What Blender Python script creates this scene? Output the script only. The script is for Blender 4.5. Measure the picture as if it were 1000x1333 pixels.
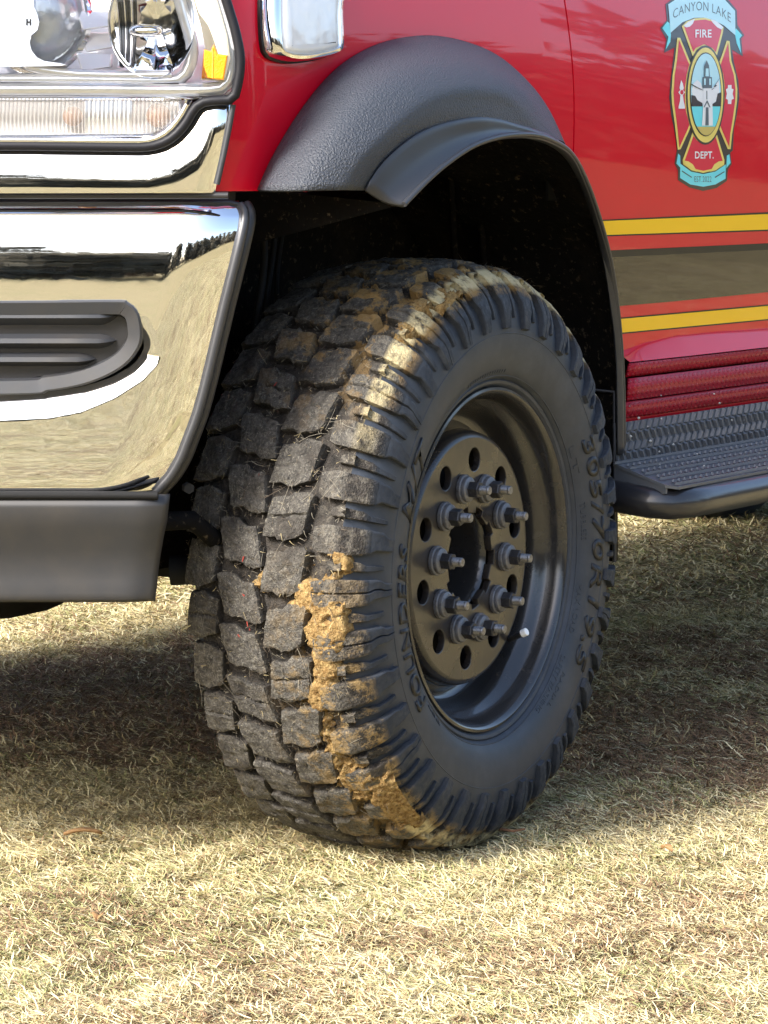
import bpy, bmesh, math, random
import numpy as np
from mathutils import Vector, Matrix, noise, geometry
from mathutils.bvhtree import BVHTree

S = bpy.context.scene
for o in list(bpy.data.objects):
    bpy.data.objects.remove(o)
COL = S.collection
random.seed(7)
RNG = np.random.default_rng(11)
R = math.radians

# ------------------------------------------------------------------ camera
FPX = 4000.0                      # focal length in pixels of a 1000 x 1333 picture
CAM = Vector((-3.97995, -2.42897, 1.05495))
YAW, PITCH = 0.5825116, 0.1139381
FW = Vector((math.cos(YAW)*math.cos(PITCH), math.sin(YAW)*math.cos(PITCH), -math.sin(PITCH)))
RT = FW.cross(Vector((0, 0, 1))).normalized()
UP = RT.cross(FW)
cd = bpy.data.cameras.new('camera')
cd.sensor_fit = 'VERTICAL'
cd.sensor_height = 36.0
cd.lens = FPX/1333.0*36.0
cd.clip_start = 0.05
cd.clip_end = 3000
cam = bpy.data.objects.new('camera', cd)
COL.objects.link(cam)
cam.matrix_world = Matrix.Translation(CAM) @ Matrix((RT, UP, -FW)).transposed().to_4x4()
S.camera = cam
S.render.resolution_x, S.render.resolution_y = 768, 1024

# ------------------------------------------------------------------ light
SUN_EL, SUN_AZ = R(37), R(167)    # azimuth from +X counter-clockwise
w = bpy.data.worlds.new('World')
S.world = w
w.use_nodes = True
wn = w.node_tree
sky = wn.nodes.new('ShaderNodeTexSky')
sky.sky_type = 'NISHITA'
sky.sun_disc = False
sky.sun_elevation = SUN_EL
sky.sun_rotation = R(90) - SUN_AZ
sky.air_density = 1.0
sky.dust_density = 3.0
sky.ozone_density = 1.0
wn.links.new(sky.outputs[0], wn.nodes['Background'].inputs[0])
wn.nodes['Background'].inputs[1].default_value = 0.138
sl = bpy.data.lights.new('sun', 'SUN')
sl.energy = 2.8
sl.angle = R(15)
sl.color = (1.0, 0.975, 0.935)
sun = bpy.data.objects.new('sun', sl)
COL.objects.link(sun)
sd = Vector((math.cos(SUN_EL)*math.cos(SUN_AZ), math.cos(SUN_EL)*math.sin(SUN_AZ), math.sin(SUN_EL)))
sun.rotation_euler = sd.to_track_quat('Z', 'Y').to_euler()
sun.location = sd*20
S.view_settings.view_transform = 'Standard'
S.view_settings.look = 'None'
S.view_settings.gamma = 1
S.view_settings.exposure = 1.65
S.render.engine = 'CYCLES'
S.cycles.max_bounces = 10
S.cycles.transparent_max_bounces = 12

# ------------------------------------------------------------------ helpers
def sight(px, py):
    """direction in which the camera sees a point of the 1000 x 1333 photograph"""
    return FW + RT*((px-500)/FPX) - UP*((py-666.5)/FPX)
def on_y(px, py, y):
    d = sight(px, py)
    return CAM + d*((y-CAM.y)/d.y)
def on_x(px, py, x):
    d = sight(px, py)
    return CAM + d*((x-CAM.x)/d.x)

def link(name, me, mat=None, parent=None, kind=None):
    o = bpy.data.objects.new(name, me)
    COL.objects.link(o)
    if mat is not None and not me.materials:
        me.materials.append(mat)
    if parent is not None:
        o.parent = parent
    if kind:
        o['kind'] = kind
    return o
def mesh(name, V, F, smooth=35):
    me = bpy.data.meshes.new(name)
    me.from_pydata([tuple(v) for v in V], [], [tuple(f) for f in F])
    me.validate()
    bm = bmesh.new(); bm.from_mesh(me)
    bmesh.ops.recalc_face_normals(bm, faces=bm.faces)
    bm.to_mesh(me); bm.free()
    if smooth:
        me.shade_smooth()
        if smooth < 180:
            me.set_sharp_from_angle(angle=R(smooth))
    return me
def part(name, V, F, mat, parent, smooth=35, kind=None):
    return link(name, mesh(name, V, F, smooth), mat, parent, kind)
def solidify(o, t, off=-1):
    m = o.modifiers.new('thickness', 'SOLIDIFY'); m.thickness = t; m.offset = off
    return o
def bevel(o, wd, seg=2):
    m = o.modifiers.new('bevel', 'BEVEL'); m.width = wd; m.segments = seg; m.limit_method = 'ANGLE'
    return o
def grid_faces(nr, nc, closed_c=False, closed_r=False):
    F = []
    for i in range(nr if closed_r else nr-1):
        for j in range(nc if closed_c else nc-1):
            a, b = i*nc+j, i*nc+(j+1) % nc
            i2 = (i+1) % nr
            F.append((a, b, i2*nc+(j+1) % nc, i2*nc+j))
    return F
def resample(pts, n):
    P = np.array([tuple(p) for p in pts], float)
    # Catmull-Rom then even arc length
    Q = []
    for i in range(len(P)-1):
        p0 = P[max(i-1, 0)]; p1 = P[i]; p2 = P[i+1]; p3 = P[min(i+2, len(P)-1)]
        for t in np.linspace(0, 1, 14, endpoint=False):
            Q.append(.5*(2*p1+(p2-p0)*t+(2*p0-5*p1+4*p2-p3)*t*t+(3*p1-p0-3*p2+p3)*t**3))
    Q.append(P[-1]); Q = np.array(Q)
    L = np.concatenate([[0], np.cumsum(np.linalg.norm(np.diff(Q, axis=0), axis=1))])
    T = np.linspace(0, L[-1], n)
    return np.stack([np.interp(T, L, Q[:, k]) for k in range(P.shape[1])], 1)
def loft(name, curves, mat, parent, n=60, sub=1, smooth=50):
    C = [resample(c, n) for c in curves]
    rows = []
    for i in range(len(C)-1):
        p0 = C[max(i-1, 0)]; p1 = C[i]; p2 = C[i+1]; p3 = C[min(i+2, len(C)-1)]
        for t in np.linspace(0, 1, sub, endpoint=False):
            rows.append(.5*(2*p1+(p2-p0)*t+(2*p0-5*p1+4*p2-p3)*t*t+(3*p1-p0-3*p2+p3)*t**3) if sub > 1 else p1)
    rows.append(C[-1])
    V = np.concatenate(rows)
    return part(name, V, grid_faces(len(rows), n), mat, parent, smooth)
def tube_geo(pts, r, seg=10, closed=False, rfun=None):
    P = [Vector(p) for p in pts]
    V, F = [], []
    n = len(P)
    up = None
    for i, p in enumerate(P):
        a = P[(i-1) % n] if (closed or i > 0) else p
        b = P[(i+1) % n] if (closed or i < n-1) else p
        t = (b-a).normalized()
        if up is None:
            up = Vector((0, 0, 1)) if abs(t.z) < .9 else Vector((1, 0, 0))
        u = (up - t*up.dot(t)).normalized(); v = t.cross(u); up = u
        rr = rfun(i/(n-1)) if rfun else r
        for k in range(seg):
            A = 2*math.pi*k/seg
            V.append(p + u*(rr*math.cos(A)) + v*(rr*math.sin(A)))
    F = grid_faces(n, seg, True, closed)
    if not closed:
        F.append(tuple(range(seg))); F.append(tuple((n-1)*seg+k for k in range(seg)))
    return V, F
def box_geo(a, b):
    V = [(x, y, z) for x in (a[0], b[0]) for y in (a[1], b[1]) for z in (a[2], b[2])]
    return V, [(0, 1, 3, 2), (4, 5, 7, 6), (0, 1, 5, 4), (2, 3, 7, 6), (0, 2, 6, 4), (1, 3, 7, 5)]
def join_geo(gs):
    V, F = [], []
    for v, f in gs:
        k = len(V); V += list(v); F += [tuple(i+k for i in q) for q in f]
    return V, F
def prism_geo(poly, fn, h0, h1):
    """closed polygon (2D) swept between two heights; fn(a, b, h) -> point"""
    n = len(poly)
    V = [fn(a, b, h0) for a, b in poly] + [fn(a, b, h1) for a, b in poly]
    F = [(i, (i+1) % n, n+(i+1) % n, n+i) for i in range(n)]
    tris = geometry.tessellate_polygon([[Vector((a, b, 0)) for a, b in poly]])
    F += [tuple(t) for t in tris] + [tuple(n+i for i in t) for t in tris]
    return V, F
def inset(poly, d):
    P = np.array(poly, float); n = len(P)
    area = .5*sum(P[i][0]*P[(i+1) % n][1]-P[(i+1) % n][0]*P[i][1] for i in range(n))
    s = 1 if area > 0 else -1
    out = []
    for i in range(n):
        a, b, c = P[i-1], P[i], P[(i+1) % n]
        e1 = (b-a)/max(np.linalg.norm(b-a), 1e-9); e2 = (c-b)/max(np.linalg.norm(c-b), 1e-9)
        n1 = np.array([-e1[1], e1[0]])*s; n2 = np.array([-e2[1], e2[0]])*s
        m = n1+n2; l = np.linalg.norm(m)
        m = m/l if l > 1e-6 else n1
        k = 1/max(m @ n1, .45)
        out.append(tuple(b+m*d*k))
    return out
def smooth_poly(poly, n=48):
    P = [tuple(p) for p in poly]
    Q = resample(P[-2:]+P+P[:3], 30*(len(P)+4))
    # keep the middle turn
    L0 = None
    P0 = np.array(P[0]); 
    i0 = np.argmin(np.linalg.norm(Q[:len(Q)//2]-P0, axis=1)); 
    i1 = len(Q)//2+np.argmin(np.linalg.norm(Q[len(Q)//2:]-P0, axis=1))
    return [tuple(p) for p in resample(Q[i0:i1+1:6], n+1)[:-1]]
def rrect(x0, y0, x1, y1, r, n=6):
    out = []
    for cx, cy, a0 in ((x1-r, y1-r, 0), (x0+r, y1-r, 90), (x0+r, y0+r, 180), (x1-r, y0+r, 270)):
        for k in range(n):
            A = R(a0+90*k/(n-1)); out.append((cx+r*math.cos(A), cy+r*math.sin(A)))
    return out
def loops_geo(loops, cap_first=False, cap_last=True):
    n = len(loops[0]); V = [p for l in loops for p in l]
    F = grid_faces(len(loops), n, True)
    if cap_last: F.append(tuple((len(loops)-1)*n+k for k in range(n)))
    if cap_first: F.append(tuple(range(n)))
    return V, F

# ------------------------------------------------------------------ materials
def mat(name, color, rough=.5, metal=0., coat=0., spec=.5, bumps=(), colnoise=None, coat_rough=.03, wear=None):
    """bumps: (scale, strength, distance[, detail]); colnoise: (scale, color2, low, high)"""
    m = bpy.data.materials.new(name); m.use_nodes = True
    nt = m.node_tree; N = nt.nodes; L = nt.links
    b = N['Principled BSDF']
    b.inputs['Base Color'].default_value = (*color, 1)
    b.inputs['Roughness'].default_value = rough
    b.inputs['Metallic'].default_value = metal
    b.inputs['Coat Weight'].default_value = coat
    b.inputs['Coat Roughness'].default_value = coat_rough
    b.inputs['Specular IOR Level'].default_value = spec
    geo = N.new('ShaderNodeNewGeometry')
    prev = None
    for bp in bumps:
        t = N.new('ShaderNodeTexNoise'); t.inputs['Scale'].default_value = bp[0]
        t.inputs['Detail'].default_value = bp[3] if len(bp) > 3 else 3
        L.new(geo.outputs['Position'], t.inputs['Vector'])
        u = N.new('ShaderNodeBump'); u.inputs['Strength'].default_value = bp[1]; u.inputs['Distance'].default_value = bp[2]
        L.new(t.outputs['Fac'], u.inputs['Height'])
        if prev: L.new(prev.outputs[0], u.inputs['Normal'])
        prev = u
    if prev: L.new(prev.outputs[0], b.inputs['Normal'])
    if colnoise:
        prevc = None
        for cn in (colnoise if isinstance(colnoise, list) else [colnoise]):
            t = N.new('ShaderNodeTexNoise'); t.inputs['Scale'].default_value = cn[0]; t.inputs['Detail'].default_value = 6
            t.inputs['Roughness'].default_value = .65
            L.new(geo.outputs['Position'], t.inputs['Vector'])
            r = N.new('ShaderNodeMapRange'); r.inputs[1].default_value = cn[2]; r.inputs[2].default_value = cn[3]
            L.new(t.outputs['Fac'], r.inputs[0])
            x = N.new('ShaderNodeMix'); x.data_type = 'RGBA'
            x.inputs[6].default_value = (*color, 1); x.inputs[7].default_value = (*cn[1], 1)
            L.new(r.outputs[0], x.inputs[0])
            if prevc: L.new(prevc.outputs[2], x.inputs[6])
            prevc = x
        L.new(prevc.outputs[2], b.inputs['Base Color'])
    if wear:
        t = N.new('ShaderNodeTexNoise'); t.inputs['Scale'].default_value = wear[0]; t.inputs['Detail'].default_value = 5
        L.new(geo.outputs['Position'], t.inputs['Vector'])
        r = N.new('ShaderNodeMapRange'); r.inputs[3].default_value = wear[1]; r.inputs[4].default_value = wear[2]
        r.inputs[1].default_value = .35; r.inputs[2].default_value = .65
        L.new(t.outputs['Fac'], r.inputs[0]); L.new(r.outputs[0], b.inputs['Roughness'])
    return m
def clear_mat(name, tint=(1, 1, 1), gloss=1.0, rough=.0, ribs=None, haze=0.0):
    m = bpy.data.materials.new(name); m.use_nodes = True
    nt = m.node_tree; N = nt.nodes; L = nt.links
    N.remove(N['Principled BSDF'])
    tr = N.new('ShaderNodeBsdfTransparent'); tr.inputs[0].default_value = (*tint, 1)
    gl = N.new('ShaderNodeBsdfGlossy'); gl.inputs['Roughness'].default_value = rough
    fr = N.new('ShaderNodeFresnel'); fr.inputs['IOR'].default_value = 1.5
    mx = N.new('ShaderNodeMixShader')
    L.new(fr.outputs[0], mx.inputs[0]); L.new(tr.outputs[0], mx.inputs[1]); L.new(gl.outputs[0], mx.inputs[2])
    out = mx
    if haze:
        df = N.new('ShaderNodeBsdfTranslucent'); df2 = N.new('ShaderNodeBsdfDiffuse')
        df2.inputs[0].default_value = (.8, .8, .8, 1)
        m2 = N.new('ShaderNodeMixShader'); m2.inputs[0].default_value = haze
        L.new(mx.outputs[0], m2.inputs[1]); L.new(df2.outputs[0], m2.inputs[2]); out = m2
    L.new(out.outputs[0], N['Material Output'].inputs[0])
    return m

M = {}
M['red'] = mat('red_paint', (.64, .002, .018), .34, coat=.55, spec=.12, bumps=[(3.2, .10, .02, 1), (900, .01, .001)], coat_rough=.025)
M['dark_red'] = mat('red_sill_plate', (.34, .003, .022), .42, coat=.12, spec=.25)
M['chrome'] = mat('chrome', (.93, .93, .94), .025, metal=1., bumps=[(14, .05, .004, 2), (60, .02, .001, 3)], colnoise=(330, (.50, .46, .38), .70, .80))
M['mirror'] = mat('reflector_chrome', (.95, .95, .96), .06, metal=1.)
M['black_plastic'] = mat('black_plastic', (.018, .018, .02), .42, bumps=[(900, .12, .0006)], colnoise=(6, (.028, .026, .025), .4, .7))
M['grey_plastic'] = mat('grey_plastic', (.030, .032, .037), .45, bumps=[(900, .1, .0006)], colnoise=(9, (.042, .039, .036), .45, .7))
M['dam_plastic'] = mat('dark_grey_plastic', (.019, .019, .020), .42, bumps=[(900, .1, .0006)], colnoise=(12, (.030, .027, .024), .4, .7))
M['flare'] = mat('flare_plastic', (.040, .045, .056), .47, bumps=[(340, 1.0, .0034, 2), (800, .5, .001, 2)])
M['rubber_trim'] = mat('rubber_trim', (.035, .036, .04), .38, bumps=[(500, .08, .0006)])
M['liner'] = mat('liner_plastic', (.005, .0045, .0042), .8, spec=.1, bumps=[(60, .5, .006)], colnoise=[(85, (.10, .078, .052), .58, .72), (9, (.014, .011, .008), .5, .7)])
M['dark'] = mat('underbody_black', (.007, .007, .007), .75, spec=.25)
M['step_plate'] = mat('step_plate_grey', (.115, .125, .142), .42, bumps=[(400, .15, .0008)], colnoise=(30, (.12, .115, .11), .5, .8))
M['tube_black'] = mat('gloss_black_tube', (.022, .022, .026), .28, coat=.4, bumps=[(300, .05, .0006)], colnoise=(90, (.09, .08, .07), .62, .74))
M['wheel_black'] = mat('wheel_black', (.023, .019, .017), .30, coat=.3, coat_rough=.18, bumps=[(240, .05, .0006)], colnoise=(60, (.046, .038, .031), .5, .8), wear=(9, .22, .42))
M['barrel_black'] = mat('rim_gloss_black', (.022, .021, .021), .22, coat=.6, coat_rough=.08, bumps=[(40, .03, .002)], colnoise=(50, (.045, .04, .036), .55, .8))
M['steel_nut'] = mat('dark_nut_steel', (.045, .045, .05), .40, metal=.5, bumps=[(600, .2, .0006)], colnoise=(220, (.10, .095, .09), .5, .75))
M['washer'] = mat('grey_washer', (.16, .16, .17), .45, metal=.4, bumps=[(600, .15, .0006)], colnoise=(150, (.07, .065, .06), .5, .7))
M['stud'] = mat('stud_steel', (.24, .24, .25), .38, metal=.7, colnoise=(300, (.10, .09, .08), .45, .7))
M['gasket'] = mat('black_gasket', (.010, .010, .013), .5, spec=.25)
M['amber'] = mat('amber_reflector', (.85, .30, .01), .18, coat=1, bumps=[(500, .4, .002, 1)])
M['peach'] = mat('pale_amber_lens', (.93, .82, .62), .2, coat=1)
M['white_lens'] = mat('white_lamp_lens', (.82, .82, .82), .08, coat=1, bumps=[(35, .25, .006, 1)])
M['bezel'] = mat('bright_bezel', (.88, .88, .89), .16, metal=.5, coat=.5)
M['bulb_brown'] = mat('amber_bulb', (.42, .15, .03), .25)
M['clear'] = clear_mat('clear_lens')
M['yellow'] = mat('yellow_vinyl', (.95, .56, .008), .35, coat=.35, spec=.15)
M['black_vinyl'] = mat('black_vinyl', (.010, .010, .010), .4, coat=.1, spec=.3)
M['taupe'] = mat('dark_reflective_vinyl', (.014, .012, .012), .2, coat=.6, spec=.2)
M['e_black'] = mat('decal_black', (.040, .033, .030), .35, coat=.3)
M['e_cyan'] = mat('decal_cyan', (.16, .75, .82), .35, coat=.3)
M['e_sky'] = mat('decal_sky', (.50, .80, .86), .35, coat=.3)
M['e_red'] = mat('decal_red', (.70, .012, .05), .35, coat=.3)
M['e_yellow'] = mat('decal_yellow', (.85, .68, .16), .35, coat=.3)
M['e_white'] = mat('decal_white', (.85, .85, .85), .35, coat=.3)
M['e_brown'] = mat('decal_brown', (.035, .022, .025), .35, coat=.3)
M['e_sand'] = mat('decal_sand', (.62, .48, .13), .35, coat=.3)
M['e_grey'] = mat('decal_grey', (.10, .13, .15), .35, coat=.3)
M['cap_white'] = mat('white_valve_cap', (.85, .85, .83), .3)
M['mud'] = mat('clay_mud', (.30, .20, .082), .9, spec=.15, bumps=[(90, .9, .008), (420, .9, .003, 5)], colnoise=[(150, (.15, .085, .03), .42, .62), (60, (.42, .30, .13), .55, .72), (420, (.46, .36, .18), .6, .7)])
M['dry_clay'] = mat('dry_clay', (.62, .52, .28), .9, spec=.1, bumps=[(300, .5, .002)], colnoise=(120, (.45, .32, .12), .45, .7))
M['sole'] = mat('sidewall_rubber', (.027, .033, .044), .50, spec=.45, bumps=[(700, .12, .0005)],
                colnoise=[(25, (.044, .051, .064), .45, .75), (260, (.085, .082, .075), .66, .8)])
M['letter'] = mat('letter_rubber', (.010, .010, .011), .45)

def tread_material():
    m = bpy.data.materials.new('muddy_tread_rubber'); m.use_nodes = True
    nt = m.node_tree; N = nt.nodes; L = nt.links; b = N['Principled BSDF']
    b.inputs['Specular IOR Level'].default_value = .3
    geo = N.new('ShaderNodeNewGeometry'); oi = N.new('ShaderNodeObjectInfo')
    def nz(scale, detail=5, rough=.6):
        t = N.new('ShaderNodeTexNoise'); t.inputs['Scale'].default_value = scale
        t.inputs['Detail'].default_value = detail; t.inputs['Roughness'].default_value = rough
        L.new(geo.outputs['Position'], t.inputs['Vector']); return t.outputs['Fac']
    def rng(v, a, c, lo=0., hi=1.):
        r = N.new('ShaderNodeMapRange'); r.inputs[1].default_value = a; r.inputs[2].default_value = c
        r.inputs[3].default_value = lo; r.inputs[4].default_value = hi
        L.new(v, r.inputs[0]); return r.outputs[0]
    def mixc(f, a, c):
        x = N.new('ShaderNodeMix'); x.data_type = 'RGBA'
        for i, v in ((6, a), (7, c)):
            if isinstance(v, tuple): x.inputs[i].default_value = (*v, 1)
            else: L.new(v, x.inputs[i])
        L.new(f, x.inputs[0]); return x.outputs[2]
    def mul(a, c):
        q = N.new('ShaderNodeMath'); q.operation = 'MULTIPLY'
        for i, v in ((0, a), (1, c)):
            if isinstance(v, float): q.inputs[i].default_value = v
            else: L.new(v, q.inputs[i])
        return q.outputs[0]
    # dry dust on the outer shoulder where it scraped the clay
    sub = N.new('ShaderNodeVectorMath'); sub.operation = 'SUBTRACT'; sub.inputs[1].default_value = (0, 0, .448)
    L.new(geo.outputs['Position'], sub.inputs[0])
    vr = N.new('ShaderNodeVectorRotate'); vr.rotation_type = 'Z_AXIS'; vr.inputs['Angle'].default_value = -0.0631
    L.new(sub.outputs[0], vr.inputs['Vector'])
    sp = N.new('ShaderNodeSeparateXYZ'); L.new(vr.outputs[0], sp.inputs[0])
    cx = N.new('ShaderNodeCombineXYZ'); L.new(sp.outputs['X'], cx.inputs[0]); L.new(sp.outputs['Z'], cx.inputs[2])
    le = N.new('ShaderNodeVectorMath'); le.operation = 'LENGTH'; L.new(cx.outputs[0], le.inputs[0])
    q = N.new('ShaderNodeMath'); q.operation = 'MULTIPLY_ADD'; q.inputs[1].default_value = 1/.13; q.inputs[2].default_value = -1.0; L.new(sp.outputs['Y'], q.inputs[0])
    q2 = mul(mul(q.outputs[0], q.outputs[0]), .0125)
    hh = N.new('ShaderNodeMath'); hh.operation = 'ADD'; L.new(q2, hh.inputs[0]); L.new(le.outputs['Value'], hh.inputs[1])
    raised = rng(hh.outputs[0], .4405+.0085, .4405+.0140)
    grime = mixc(rng(nz(45), .35, .68), (.016, .014, .012), (.052, .044, .036))
    dust = mixc(rng(nz(70, 6, .7), .36, .66), (.032, .029, .026), (.090, .082, .070))
    dust = mixc(rng(nz(300, 7, .8), .50, .62), dust, (.215, .20, .165))
    dust = mixc(rng(nz(150, 6, .75), .54, .64), dust, (.022, .019, .017))
    col = mixc(mul(raised, rng(nz(16, 4), .30, .46)), grime, dust)
    ax = rng(sp.outputs['Y'], .07, .015)                                    # outer half of the tread
    col = mixc(mul(mul(ax, rng(nz(60, 5, .7), .48, .62)), .6), col, (.20, .18, .145))
    up = rng(sp.outputs['Z'], .22, .40)
    ax2 = rng(sp.outputs['Y'], .24, .10)
    clay = mul(mul(up, ax2), rng(nz(22, 6, .7), .50, .56))
    col = mixc(mul(clay, .85), col, (.33, .205, .07))
    dn = mul(rng(sp.outputs['Z'], .08, -.16), rng(sp.outputs['Y'], .15, .02))
    col = mixc(mul(mul(dn, rng(nz(30, 7, .75), .48, .58)), .75), col, (.33, .21, .07))
    # pale clay skin at the very edge of the shoulder
    edge = mul(rng(le.outputs['Value'], .419, .426), rng(sp.outputs['Y'], .0165, .0105))
    wherez = N.new('ShaderNodeMath'); wherez.operation = 'MAXIMUM'
    L.new(rng(sp.outputs['Z'], .18, .34), wherez.inputs[0]); L.new(rng(sp.outputs['X'], .05, .22), wherez.inputs[1])
    wz = N.new('ShaderNodeMath'); wz.operation = 'MAXIMUM'
    L.new(wherez.outputs[0], wz.inputs[0]); L.new(rng(sp.outputs['Z'], -.28, -.36), wz.inputs[1])
    col = mixc(mul(mul(edge, wz.outputs[0]), rng(nz(48, 6, .7), .36, .52)), col, (.60, .50, .28))
    # clean sides below the shoulder
    side = rng(le.outputs['Value'], .418, .405)
    out = rng(sp.outputs['Y'], .03, .012)
    clean = mixc(rng(nz(25), .4, .75), (.025, .030, .039), (.044, .049, .058))
    col = mixc(mul(side, out), col, clean)
    L.new(col, b.inputs['Base Color'])
    L.new(rng(nz(120), .35, .65, .48, .85), b.inputs['Roughness'])
    prev = None
    for sc, st, di in ((90, .8, .007), (380, .95, .0035)):
        u = N.new('ShaderNodeBump'); u.inputs['Strength'].default_value = st; u.inputs['Distance'].default_value = di
        L.new(mul(nz(sc, 4), rng(mul(side, out), 0, 1, 1., .12)), u.inputs['Height'])
        if prev: L.new(prev, u.inputs['Normal'])
        prev = u.outputs[0]
    L.new(prev, b.inputs['Normal'])
    return m
M['tread'] = tread_material()

def vcol_mat(name, rough=.8, trans=.25):
    m = bpy.data.materials.new(name); m.use_nodes = True
    nt = m.node_tree; N = nt.nodes; L = nt.links; b = N['Principled BSDF']
    a = N.new('ShaderNodeAttribute'); a.attribute_name = 'Col'
    L.new(a.outputs['Color'], b.inputs['Base Color'])
    b.inputs['Roughness'].default_value = rough; b.inputs['Specular IOR Level'].default_value = .2
    return m
M['blade'] = vcol_mat('grass_blades')
M['leaf'] = vcol_mat('tree_leaves')
_t = M['leaf'].node_tree; _tl = _t.nodes.new('ShaderNodeBsdfTranslucent'); _mx = _t.nodes.new('ShaderNodeMixShader'); _mx.inputs[0].default_value = .55
_a = [n for n in _t.nodes if n.type == 'ATTRIBUTE'][0]
_t.links.new(_a.outputs['Color'], _tl.inputs[0]); _t.links.new(_t.nodes['Principled BSDF'].outputs[0], _mx.inputs[1]); _t.links.new(_tl.outputs[0], _mx.inputs[2])
_t.links.new(_mx.outputs[0], _t.nodes['Material Output'].inputs[0])

def ground_material():
    m = bpy.data.materials.new('dry_lawn'); m.use_nodes = True
    nt = m.node_tree; N = nt.nodes; L = nt.links; b = N['Principled BSDF']
    b.inputs['Roughness'].default_value = .95; b.inputs['Specular IOR Level'].default_value = .1
    geo = N.new('ShaderNodeNewGeometry')
    cols = [(.28, .225, .11), (.36, .295, .15), (.22, .205, .08), (.17, .125, .068)]
    prev = None
    for i, (sc, a, c) in enumerate(((1, 0, 1), (45, .42, .62), (1.3, .52, .66), (11, .5, .62))):
        if i == 0: continue
        t = N.new('ShaderNodeTexNoise'); t.inputs['Scale'].default_value = sc; t.inputs['Detail'].default_value = 7; t.inputs['Roughness'].default_value = .7
        L.new(geo.outputs['Position'], t.inputs['Vector'])
        r = N.new('ShaderNodeMapRange'); r.inputs[1].default_value = a; r.inputs[2].default_value = c
        L.new(t.outputs['Fac'], r.inputs[0])
        x = N.new('ShaderNodeMix'); x.data_type = 'RGBA'; x.inputs[6].default_value = (*cols[0], 1); x.inputs[7].default_value = (*cols[i], 1)
        L.new(r.outputs[0], x.inputs[0])
        if prev: L.new(prev.outputs[2], x.inputs[6])
        prev = x
    L.new(prev.outputs[2], b.inputs['Base Color'])
    t = N.new('ShaderNodeTexNoise'); t.inputs['Scale'].default_value = 120; t.inputs['Detail'].default_value = 6
    L.new(geo.outputs['Position'], t.inputs['Vector'])
    u = N.new('ShaderNodeBump'); u.inputs['Strength'].default_value = .8; u.inputs['Distance'].default_value = .02
    L.new(t.outputs['Fac'], u.inputs['Height']); L.new(u.outputs[0], b.inputs['Normal'])
    return m

def diamond_bump(m, scale=95.0, strength=.9, dist=.002):
    nt = m.node_tree; N = nt.nodes; L = nt.links; b = N['Principled BSDF']
    geo = N.new('ShaderNodeNewGeometry'); sp = N.new('ShaderNodeSeparateXYZ'); L.new(geo.outputs['Position'], sp.inputs[0])
    def wave(sa, sb):
        a = N.new('ShaderNodeMath'); a.operation = 'MULTIPLY'; a.inputs[1].default_value = sa; L.new(sp.outputs['X'], a.inputs[0])
        c = N.new('ShaderNodeMath'); c.operation = 'MULTIPLY_ADD'; c.inputs[1].default_value = sb; L.new(sp.outputs['Z'], c.inputs[0]); L.new(a.outputs[0], c.inputs[2])
        s = N.new('ShaderNodeMath'); s.operation = 'SINE'; L.new(c.outputs[0], s.inputs[0])
        return s.outputs[0]
    q = N.new('ShaderNodeMath'); q.operation = 'MULTIPLY'
    L.new(wave(scale*2, scale*3.2), q.inputs[0]); L.new(wave(scale*2, -scale*3.2), q.inputs[1])
    r = N.new('ShaderNodeMapRange'); r.inputs[1].default_value = .2; r.inputs[2].default_value = .6; L.new(q.outputs[0], r.inputs[0])
    u = N.new('ShaderNodeBump'); u.inputs['Strength'].default_value = strength; u.inputs['Distance'].default_value = dist
    L.new(r.outputs[0], u.inputs['Height']); L.new(u.outputs[0], b.inputs['Normal'])
    if b.inputs['Coat Normal'].is_linked is False:
        L.new(u.outputs[0], b.inputs['Coat Normal'])
diamond_bump(M['dark_red'])

# ------------------------------------------------------------------ ground and woods
gm = mesh('ground', [(-300, -300, 0), (300, -300, 0), (300, 300, 0), (-300, 300, 0)], [(0, 1, 2, 3)], 0)
link('ground', gm, ground_material(), None, 'structure')

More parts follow.
